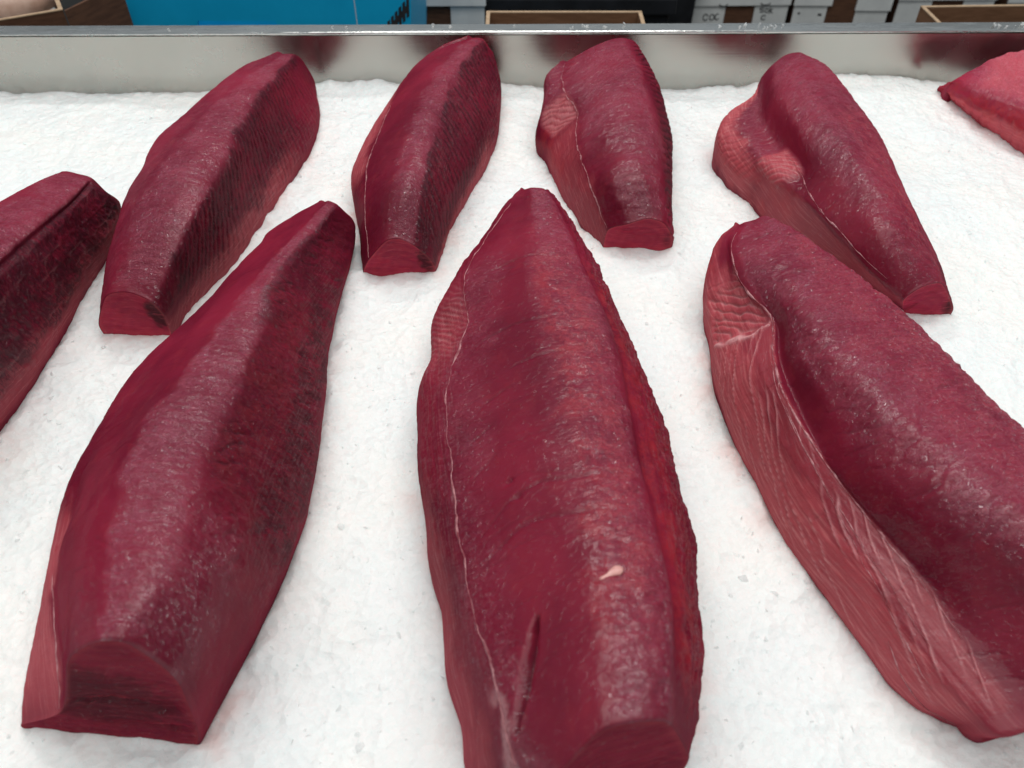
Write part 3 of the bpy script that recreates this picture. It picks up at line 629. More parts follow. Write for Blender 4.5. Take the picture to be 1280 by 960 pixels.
    base = np.array([f[0], f[1], 0.0])
    root = empty('tuna_loin', tuple(base / 100))
    tag(root, label, 'tuna loin', grp)
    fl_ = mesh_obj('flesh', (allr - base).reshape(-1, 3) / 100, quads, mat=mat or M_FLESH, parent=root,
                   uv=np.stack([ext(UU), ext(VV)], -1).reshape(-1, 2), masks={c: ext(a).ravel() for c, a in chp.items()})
    # ---- the two cut ends
    for which, ring, outd in (('near', allr[0], -axis), ('far', allr[-1], axis)):
        cen = ring[:M].mean(0); cen[2] = ring[:, 2].max() * 0.45
        sc = np.concatenate([[1.0, 0.985, 0.96], np.linspace(0.92, 0.04, 16)])
        rr = np.array([cen + (ring - cen) * s_ for s_ in sc])
        w = (rr - cen) @ side; z = rr[..., 2]
        bul = (1 - sc)[:, None] * (0.25 if which == 'far' else -0.12) + 0.10 * fbm(w * 0.6, z * 1.6, 61 + seed, 3) * sstep(0, 0.12, 1 - sc)[:, None]
        if which == 'near' and cut_dark and cut_dark.get('cracks'):
            bul = bul - 0.30 * sstep(0.35, 0.8, vn(w * 0.35, z * 0.9, 71)) * sstep(0.05, 0.3, 1 - sc)[:, None]
        rr = rr + outd * bul[..., None]
        vs_ = np.concatenate([rr.reshape(-1, 3), (rr[-1].mean(0))[None]])
        ns = len(sc)
        ii = np.arange(ns - 1)[:, None] * MR
        qd = np.stack([ii + jj, ii + jn, ii + MR + jn, ii + MR + jj], -1).reshape(-1, 4)
        tr = np.stack([(ns - 1) * MR + jj[0], (ns - 1) * MR + jn[0], np.full(MR, ns * MR)], -1)
        if which == 'far': qd = qd[:, ::-1]; tr = tr[:, ::-1]
        uvc = np.concatenate([np.stack([w / 100, (z - 1.0) / 100], -1).reshape(-1, 2), [[0, 0]]]) + 0.0
        wn = (w - w.min()) / (w.max() - w.min()); zn = z / z.max()
        dk = np.zeros_like(w)
        if cut_dark:
            for (cx, cz, rx, rz_, st) in cut_dark.get('spots', ()):
                dk = np.maximum(dk, st * (1 - sstep(0.6, 1.1, np.sqrt(((wn - cx) / rx) ** 2 + ((zn - cz) / rz_) ** 2) + 0.25 * fbm(w * 2, z * 2, 33 + seed, 3))))
        pr = np.repeat((sstep(0.90, 1.0, sc))[:, None], MR, 1) * (0.6 + 0.4 * fbm(w, z, 44, 2)) + 0.5 * (1 - sstep(0.0, 0.9, z)) * (which == 'near')
        mesh_obj('cut_face', (vs_ - base) / 100, qd, tr, mat=cutmat or M_CUT, parent=root, uv=uvc,
                 masks={'skin': np.append(dk.ravel(), 0), 'pale': np.append(np.clip(pr, 0, 1).ravel(), 0)})
    # ---- thin white membranes lying proud of the flesh
    for (q0, amp, t0, t1, wid, gap) in lines:
        tt = np.linspace(t0, t1, max(20, int((t1 - t0) * N * 0.9)))
        qs = (q0 if not isinstance(q0, (list, tuple)) else np.interp(tt, np.linspace(t0, t1, len(q0)), q0)) + amp * fbm(tt * 26, tt * 0 + seed, 120 + int(100 * t0) + seed, 3)
        ri = tt * (N - 1); rj = np.clip(qs * per, 1, M - 2)
        i0 = np.clip(ri.astype(int), 0, N - 2); j0 = np.clip(rj.astype(int), 0, M - 2); a_ = (ri - i0)[:, None]; b_ = (rj - j0)[:, None]
        smp = lambda A: (A[i0, j0] * (1 - b_) + A[i0, j0 + 1] * b_) * (1 - a_) + (A[i0 + 1, j0] * (1 - b_) + A[i0 + 1, j0 + 1] * b_) * a_
        p = smp(G); nn = smp(nrm)
        tg = np.gradient(p, axis=0); tg /= np.linalg.norm(tg, axis=1, keepdims=True) + 1e-9
        sd = np.cross(tg, nn); sd /= np.linalg.norm(sd, axis=1, keepdims=True) + 1e-9
        wv = wid * np.clip(0.66 + 1.3 * fbm(tt * 55, tt * 0 + 3.3, 131 + seed + int(90 * t1), 3) + (0.0 if gap == 0 else -1.6 * gap * sstep(-0.05, 0.35, vn(tt * 34, tt * 0 + 1.7, 140 + seed))), 0.06, 1.5)
        wv = wv * np.clip(np.minimum(tt - t0, t1 - tt) / 0.02, 0.05, 1)
        wv = wv[:, None]
        strip = np.stack([p - sd * wv - nn * 0.03, p - sd * wv * 0.5 + nn * 0.032, p + nn * 0.045, p + sd * wv * 0.5 + nn * 0.032, p + sd * wv - nn * 0.03], 1)
        n_ = len(tt); i2 = np.arange(n_ - 1)[:, None] * 5; j2 = np.arange(4)[None]
        qd = np.stack([i2 + j2, i2 + j2 + 1, i2 + 5 + j2 + 1, i2 + 5 + j2], -1).reshape(-1, 4)
        uvs = np.stack([np.repeat(tt[:, None] * 0.5, 5, 1), np.repeat((np.arange(5) * 0.001)[None], n_, 0)], -1).reshape(-1, 2)
        mesh_obj('membrane', (strip.reshape(-1, 3) - base) / 100, qd, mat=M_MEMB, parent=root, uv=uvs)
    return root, base, G, nrm

def ribs(U, V, pitch, slant, seed, sharp=0.5, wobble=0.75):
    ph = (U + slant * V) / pitch + wobble * fbm(U * 55, V * 55, 200 + seed, 3)
    w = np.abs(((ph % 1) - 0.5) * 2)             # 0 in the groove
    return sstep(0.0, sharp, w)

# ---- relief of each loin (cm)
def rel_A(G, U, V, Q, T, ch, s):
    m = band(Q, 5.2, 7.1, 0.3) * band(T, 0.12, 0.98, 0.08)
    r = ribs(U, V, 0.016, -0.75, s, 0.5); r2 = ribs(U, V, 0.021, 0.9, s + 3, 0.35)
    br = sstep(-0.15, 0.5, fbm(U * 28, V * 40, 305, 3)); r = 1 - (1 - r) * br; r2 = 1 - (1 - r2) * (1 - br)
    ch['skin'] = np.clip(ch['skin'] + m * (1 - r) * 0.30, 0, 1)
    ch['grey'] = np.clip(ch['grey'] * (0.4 + 0.6 * r2), 0, 1)
    d = m * (0.07 * r + 0.05 * r2 - 0.1) + 0.16 * m * fbm(U * 110, V * 70, 301, 4, 0.6)
    d += -0.25 * np.exp(-((Q - 2.05) / 0.22) ** 2) * band(T, 0.0, 0.3, 0.05)
    return d
def rel_B(G, U, V, Q, T, ch, s):
    m = band(Q, 2.4, 4.2, 0.3)
    ph = (U + 0.35 * V + 6.0 * (V - V.mean()) ** 2) / 0.024 + 0.2 * fbm(U * 30, V * 30, 310, 2)
    w = np.abs(((ph % 1) - 0.5) * 2)
    keep = sstep(-0.1, 0.35, vn(np.floor(ph) * 3.1, V * 18, 313)) 
    gv = m * (1 - sstep(0, 0.22, w)) * band(T, 0.12, 0.88, 0.08) * keep
    d = -0.10 * gv; ch['skin'] = np.maximum(ch['skin'], 0.16 * gv)
    f = band(Q, 5.5, 7.4, 0.3)
    d += f * 0.16 * fbm(U * 60, V * 260, 321, 3) + f * 0.10 * fbm(U * 200, V * 200, 325, 2)
    d += -0.35 * np.exp(-((Q - 5.45) / 0.13) ** 2) * band(T, 0.05, 0.8, 0.05)
    d += 0.10 * band(Q, 4.0, 5.0, 0.2) * fbm(U * 190, V * 190, 329, 3)
    fl = band(Q, 1.0, 2.0, 0.2)
    d += fl * 0.10 * fbm(U * 35, V * 300, 331, 3)
    # the slit
    a = np.array([1.25, 21.1]); b = np.array([0.15, 16.0])
    t = np.clip(((G[..., 0] - a[0]) * (b[0] - a[0]) + (G[..., 1] - a[1]) * (b[1] - a[1])) / np.sum((b - a) ** 2), 0, 1)
    dist = np.hypot(G[..., 0] - a[0] - t * (b[0] - a[0]), G[..., 1] - a[1] - t * (b[1] - a[1])) + 0.06 * fbm(U * 120, V * 120, 341, 2)
    wd = 0.08 + 0.20 * np.sin(np.pi * np.clip(t, 0.02, 0.98)) 
    up = G[..., 2] > 8
    d += -0.75 * np.exp(-(dist / wd) ** 2) * up
    ch['skin'] = np.maximum(ch['skin'], 0.55 * np.exp(-(dist / (wd * 0.8)) ** 2) * up)
    for (cx, cy) in ((-0.2, 30.8), (0.35, 29.3)):
        dd = np.hypot(G[..., 0] - cx, G[..., 1] - cy); d += -0.22 * np.exp(-(dd / 0.22) ** 2) * up
    n = np.exp(-(((G[..., 0] + 5.4) / 1.7) ** 2 + ((G[..., 1] - 50.8) / 4.2) ** 2)) * (Q < 2.0)
    st = ribs(U, V, 0.0075, 0.9, 9, 0.5)
    d += n * (0.13 * st - 0.30)
    ch['fat'] = np.maximum(ch['fat'], 0.45 * n * (1 - st)); ch['pale'] = np.maximum(ch['pale'], 0.4 * n)
    return d
def rel_C(G, U, V, Q, T, ch, s):
    fl = band(Q, 0.9, 3.1, 0.25)
    ph = (V - 0.34 * U) / 0.0068 + 0.5 * fbm(U * 16, V * 50, 402, 3)
    w = np.abs(((ph % 1) - 0.5) * 2)
    kp = sstep(-0.25, 0.3, vn(np.floor(ph) * 5.3, U * 22, 405)) * band(T, 0.03, 0.70, 0.03)
    d = fl * (0.10 * (1 - sstep(0, 0.3, w)) * kp + 0.06 * fbm(U * 24, V * 240, 411, 3))
    ch['fat'] = np.maximum(ch['fat'], 0.42 * fl * kp * (1 - sstep(0.05, 0.30, w)))
    r = band(Q, 5.1, 7.4, 0.4)
    d += r * 0.11 * fbm(U * 150, V * 90, 421, 3)
    ph = (U - 0.5 * V) / 0.031 + 0.35 * fbm(U * 30, V * 30, 431, 2)
    w = np.abs(((ph % 1) - 0.5) * 2)
    d += -0.11 * r * (1 - sstep(0, 0.2, w)) * sstep(0, 0.4, vn(np.floor(ph) * 2.7, V * 25, 433))
    Tw = T + 0.030 * fbm(U * 30, V * 30, 441, 3) - 0.012 * (Q - 2) ** 2
    n = band(Q + 0.25 * fbm(U * 40, V * 40, 443, 2), 1.1, 3.0, 0.15) * band(Tw, 0.70, 0.825, 0.014)
    st = ribs(U, V, 0.0105, 0.9, 19, 0.5)
    d += n * (0.15 * st - 0.40)
    ch['fat'] = np.maximum(ch['fat'] * (1 - 0.7 * n), 0.30 * n * (1 - st)); ch['pale'] = np.maximum(ch['pale'], 0.7 * n)
    e = band(Q, 1.1, 2.9, 0.15) * np.exp(-((Tw - 0.692) / 0.006) ** 2) * sstep(-0.4, 0.3, fbm(U * 50, V * 50, 447, 2))
    ch['fat'] = np.maximum(ch['fat'], 0.9 * e); d += 0.15 * e
    return d
def rel_flank(q0, q1, pitch, slant, depth, dark=0.6, grey=0.0, t0=0.05, t1=0.97):
    def fn(G, U, V, Q, T, ch, s):
        m = band(Q, q0, q1, 0.3) * band(T, t0, t1, 0.05)
        r = ribs(U, V, pitch, slant, s, 0.45, 0.30)
        pr_ = 0.45 + 0.55 * sstep(-0.3, 0.4, fbm(U * 25, V * 25, 510 + s, 3))
        ch['skin'] = np.clip(ch['skin'] * (1 - 0.45 * m * r) + m * (1 - r) * dark * pr_, 0, 1)
        ch['grey'] = np.maximum(ch['grey'], m * sstep(0.6, 1.0, r) * grey * pr_)  # grey highlight painted along the rib crests
        return m * depth * (r - 0.7) * pr_ + 0.06 * m * fbm(U * 170, V * 170, 501 + s, 3)
    return fn
def rel_D(G, U, V, Q, T, ch, s):
    m = band(Q, 3.3, 5.3, 0.25)
    ph = V / 0.016 + 0.35 * fbm(U * 25, V * 25, 615, 3); row = np.floor(ph)
    u2 = U / 0.026 + 0.5 * (row % 2) + 0.6 * V / 0.016 + 0.5 * fbm(U * 30, V * 30, 612, 2)
    l = np.minimum(np.abs(((ph % 1) - 0.5) * 2 - 0), 1); w1 = 1 - np.abs(((ph % 1) - 0.5) * 2); w2 = 1 - np.abs(((u2 % 1) - 0.5) * 2)
    g_ = np.minimum(w1 * 1.0, w2 * 1.5)
    line = 1 - sstep(0.02, 0.20, g_)
    ch['fat'] = np.maximum(ch['fat'], 0.11 * m * line * sstep(-0.2, 0.5, fbm(U * 40, V * 40, 620, 2)))
    d = m * (0.05 * line) + 0.12 * m * fbm(U * 150, V * 150, 611, 3)
    d += -0.25 * np.exp(-((Q - 3.15) / 0.12) ** 2)
    return d
def rel_G(G, U, V, Q, T, ch, s):
    m = band(Q, 5.3, 6.6, 0.3)
    r = ribs(U, V, 0.012, -0.8, s, 0.5)
    ch['skin'] = np.clip(ch['skin'] + m * (1 - r) * 0.6, 0, 1)
    d = m * 0.14 * (r - 0.6)
    n = band(Q, 1.2, 2.0, 0.12) * band(T, 0.56, 0.74, 0.025)
    st = ribs(U, V, 0.010, 0.9, 29, 0.5)
    d += n * (0.13 * st - 0.25)
    ch['pale'] = np.maximum(ch['pale'], 0.6 * n); ch['fat'] = np.maximum(ch['fat'], 0.22 * n * st)
    top = band(Q, 2.6, 4.6, 0.3) * band(T, 0.55, 0.98, 0.1)
    ph = (U - 0.9 * V) / 0.0085; w = np.abs(((ph % 1) - 0.5) * 2)
    d += 0.07 * top * (sstep(0, 0.6, w) - 0.5) + 0.08 * band(Q, 2.4, 5.2, 0.3) * fbm(U * 120, V * 120, 701, 3)
    return d
def rel_H(G, U, V, Q, T, ch, s):
    n = band(Q, 1.7, 3.1, 0.15) * band(T, 0.44, 0.58, 0.02)
    st = ribs(U, V, 0.009, 0.9, 39, 0.5)
    d = n * (0.13 * st + 0.25)
    ch['pale'] = np.maximum(ch['pale'], 0.7 * n); ch['fat'] = np.maximum(ch['fat'], 0.28 * n * (1 - st))
    r = band(Q, 4.2, 6.5, 0.4)
    ph = (U - 0.7 * V) / 0.018 + 0.4 * fbm(U * 40, V * 40, 731, 2); w = np.abs(((ph % 1) - 0.5) * 2)
    d += -0.09 * r * (1 - sstep(0, 0.25, w)) * band(T, 0.5, 1.0, 0.1) + 0.09 * r * fbm(U * 140, V * 110, 735, 3)
    fl = band(Q, 0.8, 2.2, 0.3) * band(T, 0.55, 1, 0.05)
    d += fl * 0.10 * (ribs(U, V, 0.009, 0.5, 44, 0.5) - 0.6)
    return d
def rel_I(G, U, V, Q, T, ch, s):
    m = band(Q, 0.5, 2.2, 0.3)
    return m * 0.12 * (ribs(U, V, 0.016, 0.1, 51, 0.5) - 0.6) + 0.16 * band(Q, 2, 5, 0.3) * fbm(U * 70, V * 70, 801, 3)

# masks: (channel, line from, line to, near-far from, to, softness across, softness along, strength)
make_loin('A', 420, 26, 'dark red tuna loin with tall square cut end and pale flap along its base', seed=1, relief=rel_A, inset=(0.12, 0.9),
    masks=[('rough', 4.0, 5.1, 0.0, 1.0, 0.16, 0.02, 0.95), ('rough', 5.0, 6.2, 0.0, 0.20, 0.3, 0.04, 0.7), ('rough', 3.0, 3.9, 0.0, 0.1, 0.3, 0.05, 0.15),
           ('skin', 5.15, 7.0, 0.22, 1.0, 0.2, 0.06, 0.42), ('skin', 6.2, 7.1, 0.2, 0.75, 0.25, 0.05, 0.75), ('skin', 4.9, 5.6, 0.55, 1.0, 0.2, 0.05, 0.6),
           ('grey', 6.0, 7.4, 0.12, 0.85, 0.3, 0.05, 0.5), ('pale', 0.6, 2.0, 0.0, 0.26, 0.15, 0.05, 0.75), ('red', 5.2, 6.8, 0.25, 0.7, 0.3, 0.05, 0.5)],
    lines=[(1.97, 0.05, 0.0, 0.16, 0.10, 0.6)], cut_dark={'cracks': True, 'spots': [(0.55, 0.45, 0.42, 0.34, 0.62)]}, sig=5)  # the spot paints the shaded inside of this cut face darker

root, base, Gb, Nb = make_loin('B', 440, 26, 'largest deep red tuna loin with a knife slit and bright red ridge', seed=2, relief=rel_B, inset=(0.3, 0.4),
    masks=[('rough', 4.1, 5.1, 0.0, 1.0, 0.22, 0.02, 0.95), ('rough', 3.7, 4.3, 0.2, 0.8, 0.25, 0.1, 0.4), ('red', 3.9, 4.9, 0.08, 0.75, 0.25, 0.08, 0.7),
           ('red', 5.4, 6.6, 0.05, 0.75, 0.2, 0.05, 0.8), ('grey', 5.7, 7.6, 0.05, 0.93, 0.3, 0.05, 0.85), ('skin', 6.0, 7.6, 0.1, 0.9, 0.3, 0.05, 0.35),
           ('pale', 0.4, 1.5, 0.0, 0.35, 0.2, 0.06, 0.4), ('grey', 1.2, 2.05, 0.12, 0.62, 0.15, 0.05, 0.65), ('rough', 1.8, 2.6, 0.0, 0.8, 0.25, 0.05, 0.45),
           ('fat', 1.9, 2.12, 0.02, 0.09, 0.06, 0.02, 0.45)],
    lines=[(2.0, 0.08, 0.02, 0.96, 0.12, 0.55)], bevel=(0.2, 0.6))
# tag of fat on the ridge
pj = int(4.35 * 26); pi_ = int(np.argmin(np.abs(Gb[:, pj, 1] - 22.9)))
pts = []
vs_ = []; fs_ = []
cpt = Gb[pi_, pj]; nn = Nb[pi_, pj]
path = [(0.0, 0.0, 0.32), (-0.25, -0.10, 0.22), (-0.5, -0.28, 0.12), (-0.78, -0.42, 0.10), (-0.95, -0.5, 0.03)]
ring = 10
rows = [(0.30, 0.18, 0.02)] + [(0.2, 0.12, 0.22)] + path
for (dx, dy, r) in rows:
    for k in range(ring):
        a = 2 * math.pi * k / ring
        p = cpt + np.array([dx, dy, 0]) + np.array([-0.45 * math.cos(a) * r, 0.9 * math.cos(a) * r, 0]) + nn * (0.13 + 0.35 * r * math.sin(a))
        vs_.append((p - base) / 100)
nr = len(rows)
for i in range(nr - 1):
    for k in range(ring): fs_.append((i * ring + k, i * ring + (k + 1) % ring, (i + 1) * ring + (k + 1) % ring, (i + 1) * ring + k))
mb = MB(); mb.add(vs_, fs_ + [tuple(range(ring)), tuple(range((nr - 1) * ring, nr * ring))]); mb.build('fat_tag', M_FAT, root, smooth=True)

make_loin('C', 440, 26, 'pinkish red tuna loin with a broad streaked salmon belly flap', seed=3, relief=rel_C, inset=(0.6, -0.2),
    masks=[('rough', 5.5, 7.6, 0.0, 1.0, 0.35, 0.02, 0.95), ('rough', 3.9, 5.6, 0.70, 1.0, 0.3, 0.05, 0.75), ('rough', 4.9, 5.6, 0.35, 0.9, 0.35, 0.06, 0.6),
           ('pale', 0.4, 2.1, 0.0, 0.86, 0.3, 0.05, 0.95), ('pale', 2.0, 3.2, 0.0, 0.78, 0.3, 0.05, 0.45), ('grey', 2.3, 3.4, 0.0, 0.66, 0.3, 0.05, 0.55),
           ('pale', 0.5, 1.6, 0.8, 1.0, 0.2, 0.03, 0.45), ('red', 0.5, 1.5, 0.86, 0.99, 0.2, 0.02, 0.6), ('red', 6.2, 7.4, 0.2, 0.9, 0.3, 0.05, 0.35), ('skin', 7.05, 8, 0.2, 0.9, 0.1, 0.05, 0.5)],
    lines=[(3.05, 0.05, 0.10, 0.97, 0.10, 0.35), ([2.2, 2.5, 2.85], 0.05, 0.10, 0.60, 0.05, 0.7), ([1.6, 2.3, 2.8], 0.05, 0.05, 0.5, 0.05, 0.6), ([0.9, 1.25, 1.5], 0.04, 0.0, 0.12, 0.06, 0.3)], bevel=(1.0, 0.7))

make_loin('D', 300, 26, 'blackish tuna loin with grid-marked skin side, beside the slender ribbed loin', seed=4, relief=rel_D, inset=(0.5, 1.0),
    masks=[('rough', 1.4, 2.9, 0.0, 1.0, 0.3, 0.02, 0.85), ('skin', 3.0, 5.0, 0.0, 1.0, 0.2, 0.02, 0.75), ('pale', 4.7, 5.6, 0.3, 1.0, 0.2, 0.05, 0.35)], bevel=(0.3, 0.6))
make_loin('E', 300, 24, 'long slender tuna loin with dark ribbed flank lying beside a black-flanked loin', seed=5, relief=rel_flank(4.1, 6.2, 0.0090, 0.45, 0.10, 0.62, 0.18), inset=(0.12, 0.12),
    masks=[('rough', 2.3, 4.0, 0.0, 1.0, 0.3, 0.02, 0.85), ('rough', 1.2, 2.2, 0.0, 1.0, 0.3, 0.02, 0.3), ('skin', 4.0, 5.0, 0.0, 0.45, 0.15, 0.08, 0.8), ('skin', 4.5, 5.6, 0.35, 0.75, 0.3, 0.08, 0.65),
           ('skin', 3.95, 4.4, 0.4, 1.0, 0.15, 0.05, 0.8), ('grey', 5.2, 6.2, 0.3, 0.9, 0.3, 0.1, 0.5), ('pale', 5.5, 6.6, 0.0, 0.6, 0.25, 0.1, 0.55)],
    cut_dark={'spots': [(0.93, 0.55, 0.2, 0.45, 0.95)]}, cutmat=M_CUT_BRIGHT, bevel=(0.15, 0.8))
make_loin('F', 300, 24, 'tuna loin with nearly black flank and white-lined flap, leaning near the steel wall', seed=6, relief=rel_flank(5.0, 7.2, 0.0110, 0.40, 0.10, 0.60, 0.35), inset=(0.12, 0.12),
    masks=[('rough', 3.5, 5.0, 0.0, 1.0, 0.25, 0.02, 0.85), ('skin', 4.95, 6.9, 0.0, 1.0, 0.18, 0.02, 0.62), ('skin', 4.95, 5.7, 0.0, 1.0, 0.12, 0.02, 0.9),
           ('pale', 0.5, 1.8, 0.25, 0.72, 0.2, 0.06, 0.7), ('grey', 6.4, 7.4, 0.25, 0.95, 0.3, 0.05, 0.8), ('grey', 5.2, 5.7, 0.0, 0.3, 0.2, 0.05, 0.6), ('pale', 6.7, 7.6, 0.0, 0.6, 0.2, 0.05, 0.6)],
    lines=[(2.0, 0.06, 0.0, 0.6, 0.09, 0.5)], cut_dark={'spots': [(0.93, 0.5, 0.16, 0.5, 0.9)]}, cutmat=M_CUT_BRIGHT, bevel=(0.15, 0.8))
make_loin('G', 300, 24, 'stubby pinkish tuna loin with white seam and striped torn patch near the wall', seed=7, relief=rel_G, inset=(0.12, 0.12),
    masks=[('rough', 2.3, 4.9, 0.35, 1.0, 0.3, 0.1, 0.8), ('rough', 3.3, 5.0, 0.0, 0.6, 0.3, 0.05, 0.7), ('skin', 5.3, 6.8, 0.05, 0.95, 0.2, 0.05, 0.5), ('pale', 0.4, 2.0, 0.0, 0.55, 0.2, 0.05, 0.4),
           ('rough', 0.8, 2.0, 0.75, 1.0, 0.2, 0.05, 0.7), ('red', 0.4, 1.5, 0.3, 0.65, 0.3, 0.06, 0.8)],
    lines=[(2.0, 0.07, 0.0, 1.0, 0.10, 0.4)], cut_dark={'spots': [(1.0, 0.3, 0.16, 0.4, 0.5)]}, cutmat=M_CUT_BRIGHT, bevel=(0.15, 0.7))
make_loin('H', 320, 24, 'curved rosy tuna loin with spread belly flap and torn notch beside the white seam', seed=8, relief=rel_H, inset=(0.12, 0.12),
    masks=[('rough', 4.1, 6.4, 0.2, 1.0, 0.4, 0.08, 0.9), ('rough', 4.1, 6.4, 0.0, 0.3, 0.4, 0.05, 0.6), ('pale', 0.4, 1.8, 0.55, 1.0, 0.3, 0.05, 0.95), ('pale', 0.4, 2.2, 0.0, 0.55, 0.3, 0.05, 0.5),
           ('rough', 1.8, 3.0, 0.58, 1.0, 0.3, 0.05, 0.6), ('red', 0.4, 1.8, 0.35, 0.55, 0.3, 0.05, 0.8), ('red', 5.3, 6.5, 0.05, 0.6, 0.3, 0.05, 0.5), ('skin', 6.5, 7.6, 0.0, 0.9, 0.15, 0.05, 0.6)],
    lines=[(3.0, 0.07, 0.03, 0.50, 0.12, 0.4)], cut_dark={'spots': [(1.0, 0.25, 0.22, 0.4, 0.95)]}, cutmat=M_CUT_BRIGHT, bevel=(0.15, 0.8))
make_loin('I', 260, 28, 'bright red low tuna piece tapering to a point, in the corner beside the wall', seed=9, relief=rel_I, inset=(0.12, -0.2),
    masks=[('pale', 0.3, 1.9, 0.0, 1.0, 0.2, 0.02, 0.5), ('red', 1.6, 2.7, 0.0, 1.0, 0.3, 0.02, 1.0), ('rough', 2.7, 4.5, 0.15, 1.0, 0.3, 0.05, 1.0), ('pale', 3.0, 4.2, 0.2, 1.0, 0.3, 0.05, 0.35)],
    mat=M_FLESH_PINK, cutmat=M_CUT_BRIGHT, bevel=(0.2, 0.4))

# ------------------------------------------------------------------ behind the counter
# blue crates, stacked on the floor
def blue_crate(x, y, z, label):
    c = empty('blue_crate', (x, y, z))
    tag(c, label, 'crate', 'blue crates stacked behind the counter')
    w0, w1, d, h = 0.258, 0.279, 0.38, 0.279
    def wall_poly(t0, t1, w, inner=0.0): return None
    m1 = MB()
    # front wall with the hand slot cut out: four pieces round the hole
    def wx(z_): return w0 + (w1 - w0) * z_ / h
    zb, zt = h - 0.100, h - 0.0705
    sx0, sx1 = -0.108, 0.030
    def slab(xa0, xa1, za, xb0, xb1, zb_): m1.prism([(xa0, za), (xa1, za), (xb1, zb_), (xb0, zb_)], 'y', 0.0, 0.006)
    slab(-wx(0), wx(0), 0, -wx(zb), wx(zb), zb)
    slab(-wx(zb), sx0 - 0.012, zb, -wx(zt), sx0, zt)
    slab(sx1 + 0.012, wx(zb), zb, sx1, wx(zt), zt)
    slab(-wx(zt), wx(zt), zt, -wx(h), wx(h), h)
    m1.build('front_wall', M_BLUE, c)
    m2 = MB(); m2.prism([(-wx(0) , 0), (wx(0), 0), (wx(h), h), (-wx(h), h)], 'y', d - 0.006, d); m2.build('rear_wall', M_BLUE, c)
    for sgn in (-1, 1):
        m3 = MB(); a, b_ = sgn * wx(0), sgn * wx(h); e = -sgn * 0.006
        m3.prism([(a, 0), (a + e, 0), (b_ + e, h), (b_, h)], 'y', 0.0065, d - 0.0065); m3.build('side_wall', M_BLUE, c)
    m4 = MB(); m4.box(-w0 + 0.008, w0 - 0.008, 0.0065, d - 0.0065, 0.001, 0.007); m4.build('base', M_BLUE_SHADE, c)
    # dark printed band slanting over the corner, letters left blue
    m5 = MB()
    for k in range(7):
        xa = 0.2215 + 0.0075 * k; xb = xa + 0.0052
        zt_ = h - 0.080 + 1.07 * (xa - 0.2215)
        m5.add([(xa, -0.0008, zt_ - 0.034), (xb, -0.0008, zt_ - 0.030), (xb + 0.002, -0.0008, zt_ + 0.004), (xa + 0.002, -0.0008, zt_)], [(0, 1, 2, 3)])
    m5.add([(0.2215, -0.0006, h - 0.104), (0.271, -0.0006, h - 0.052), (0.271, -0.0006, h - 0.0405), (0.2215, -0.0006, h - 0.0925)], [(0, 1, 2, 3)])
    m5.build('printed_lettering', M_INK, c)
    # white fold line
    m6 = MB(); m6.box(0.176, 0.1772, -0.0006, 0.0, 0.05, h - 0.001); m6.build('fold_mark', M_WAX, c)
    return c
bx, by = -0.455, 1.50
for k, lb in enumerate(('blue crate at the floor, lowest of its stack', 'blue crate in the middle of its stack behind the counter', 'bright blue crate with hand slot on top of its stack behind the steel wall')):
    blue_crate(bx, by, -0.849 + 0.281 * k, lb)

def carton(x, y, z, rz, w, d, h, label, mat, name='cardboard_carton', grp='open brown cartons behind the counter', t=0.006, flap=None):
    c = empty(name, (x, y, z), rz)
    tag(c, label, 'carton', grp)
    m_ = MB(); m_.box(0, w, 0, t, 0, h); m_.build('front_wall', mat, c)
    m_ = MB(); m_.box(0, w, d - t, d, 0, h); m_.build('rear_wall', mat, c)
    m_ = MB(); m_.box(0, t, t + 0.0005, d - t - 0.0005, 0, h); m_.build('side_wall', mat, c)
    m_ = MB(); m_.box(w - t, w, t + 0.0005, d - t - 0.0005, 0, h); m_.build('side_wall', mat, c)
    m_ = MB(); m_.box(t + 0.0005, w - t - 0.0005, t + 0.0005, d - t - 0.0005, 0.001, 0.006); m_.build('base', mat, c)
    e = MB(); zz0, zz1 = h + 0.0003, h + 0.0018
    e.box(-0.0005, w + 0.0005, -0.0005, t, zz0, zz1); e.box(-0.0005, w + 0.0005, d - t, d + 0.0005, zz0, zz1)
    e.box(-0.0005, t, t + 0.0005, d - t - 0.0005, zz0, zz1); e.box(w - t, w + 0.0005, t + 0.0005, d - t - 0.0005, zz0, zz1)
    e.build('rim', M_CARD_EDGE, c)
    return c
# centre and right: open cartons, the inside of their far walls shows above the rail
carton(-0.045, 1.20, -0.849, R(0), 0.275, 0.30, 0.786, 'open brown carton standing behind the wall between blue crate and black bin', M_CARD)
carton(0.735, 1.19, -0.849, R(2), 0.42, 0.31, 0.795, 'open brown carton standing before the white fish boxes', M_CARD)
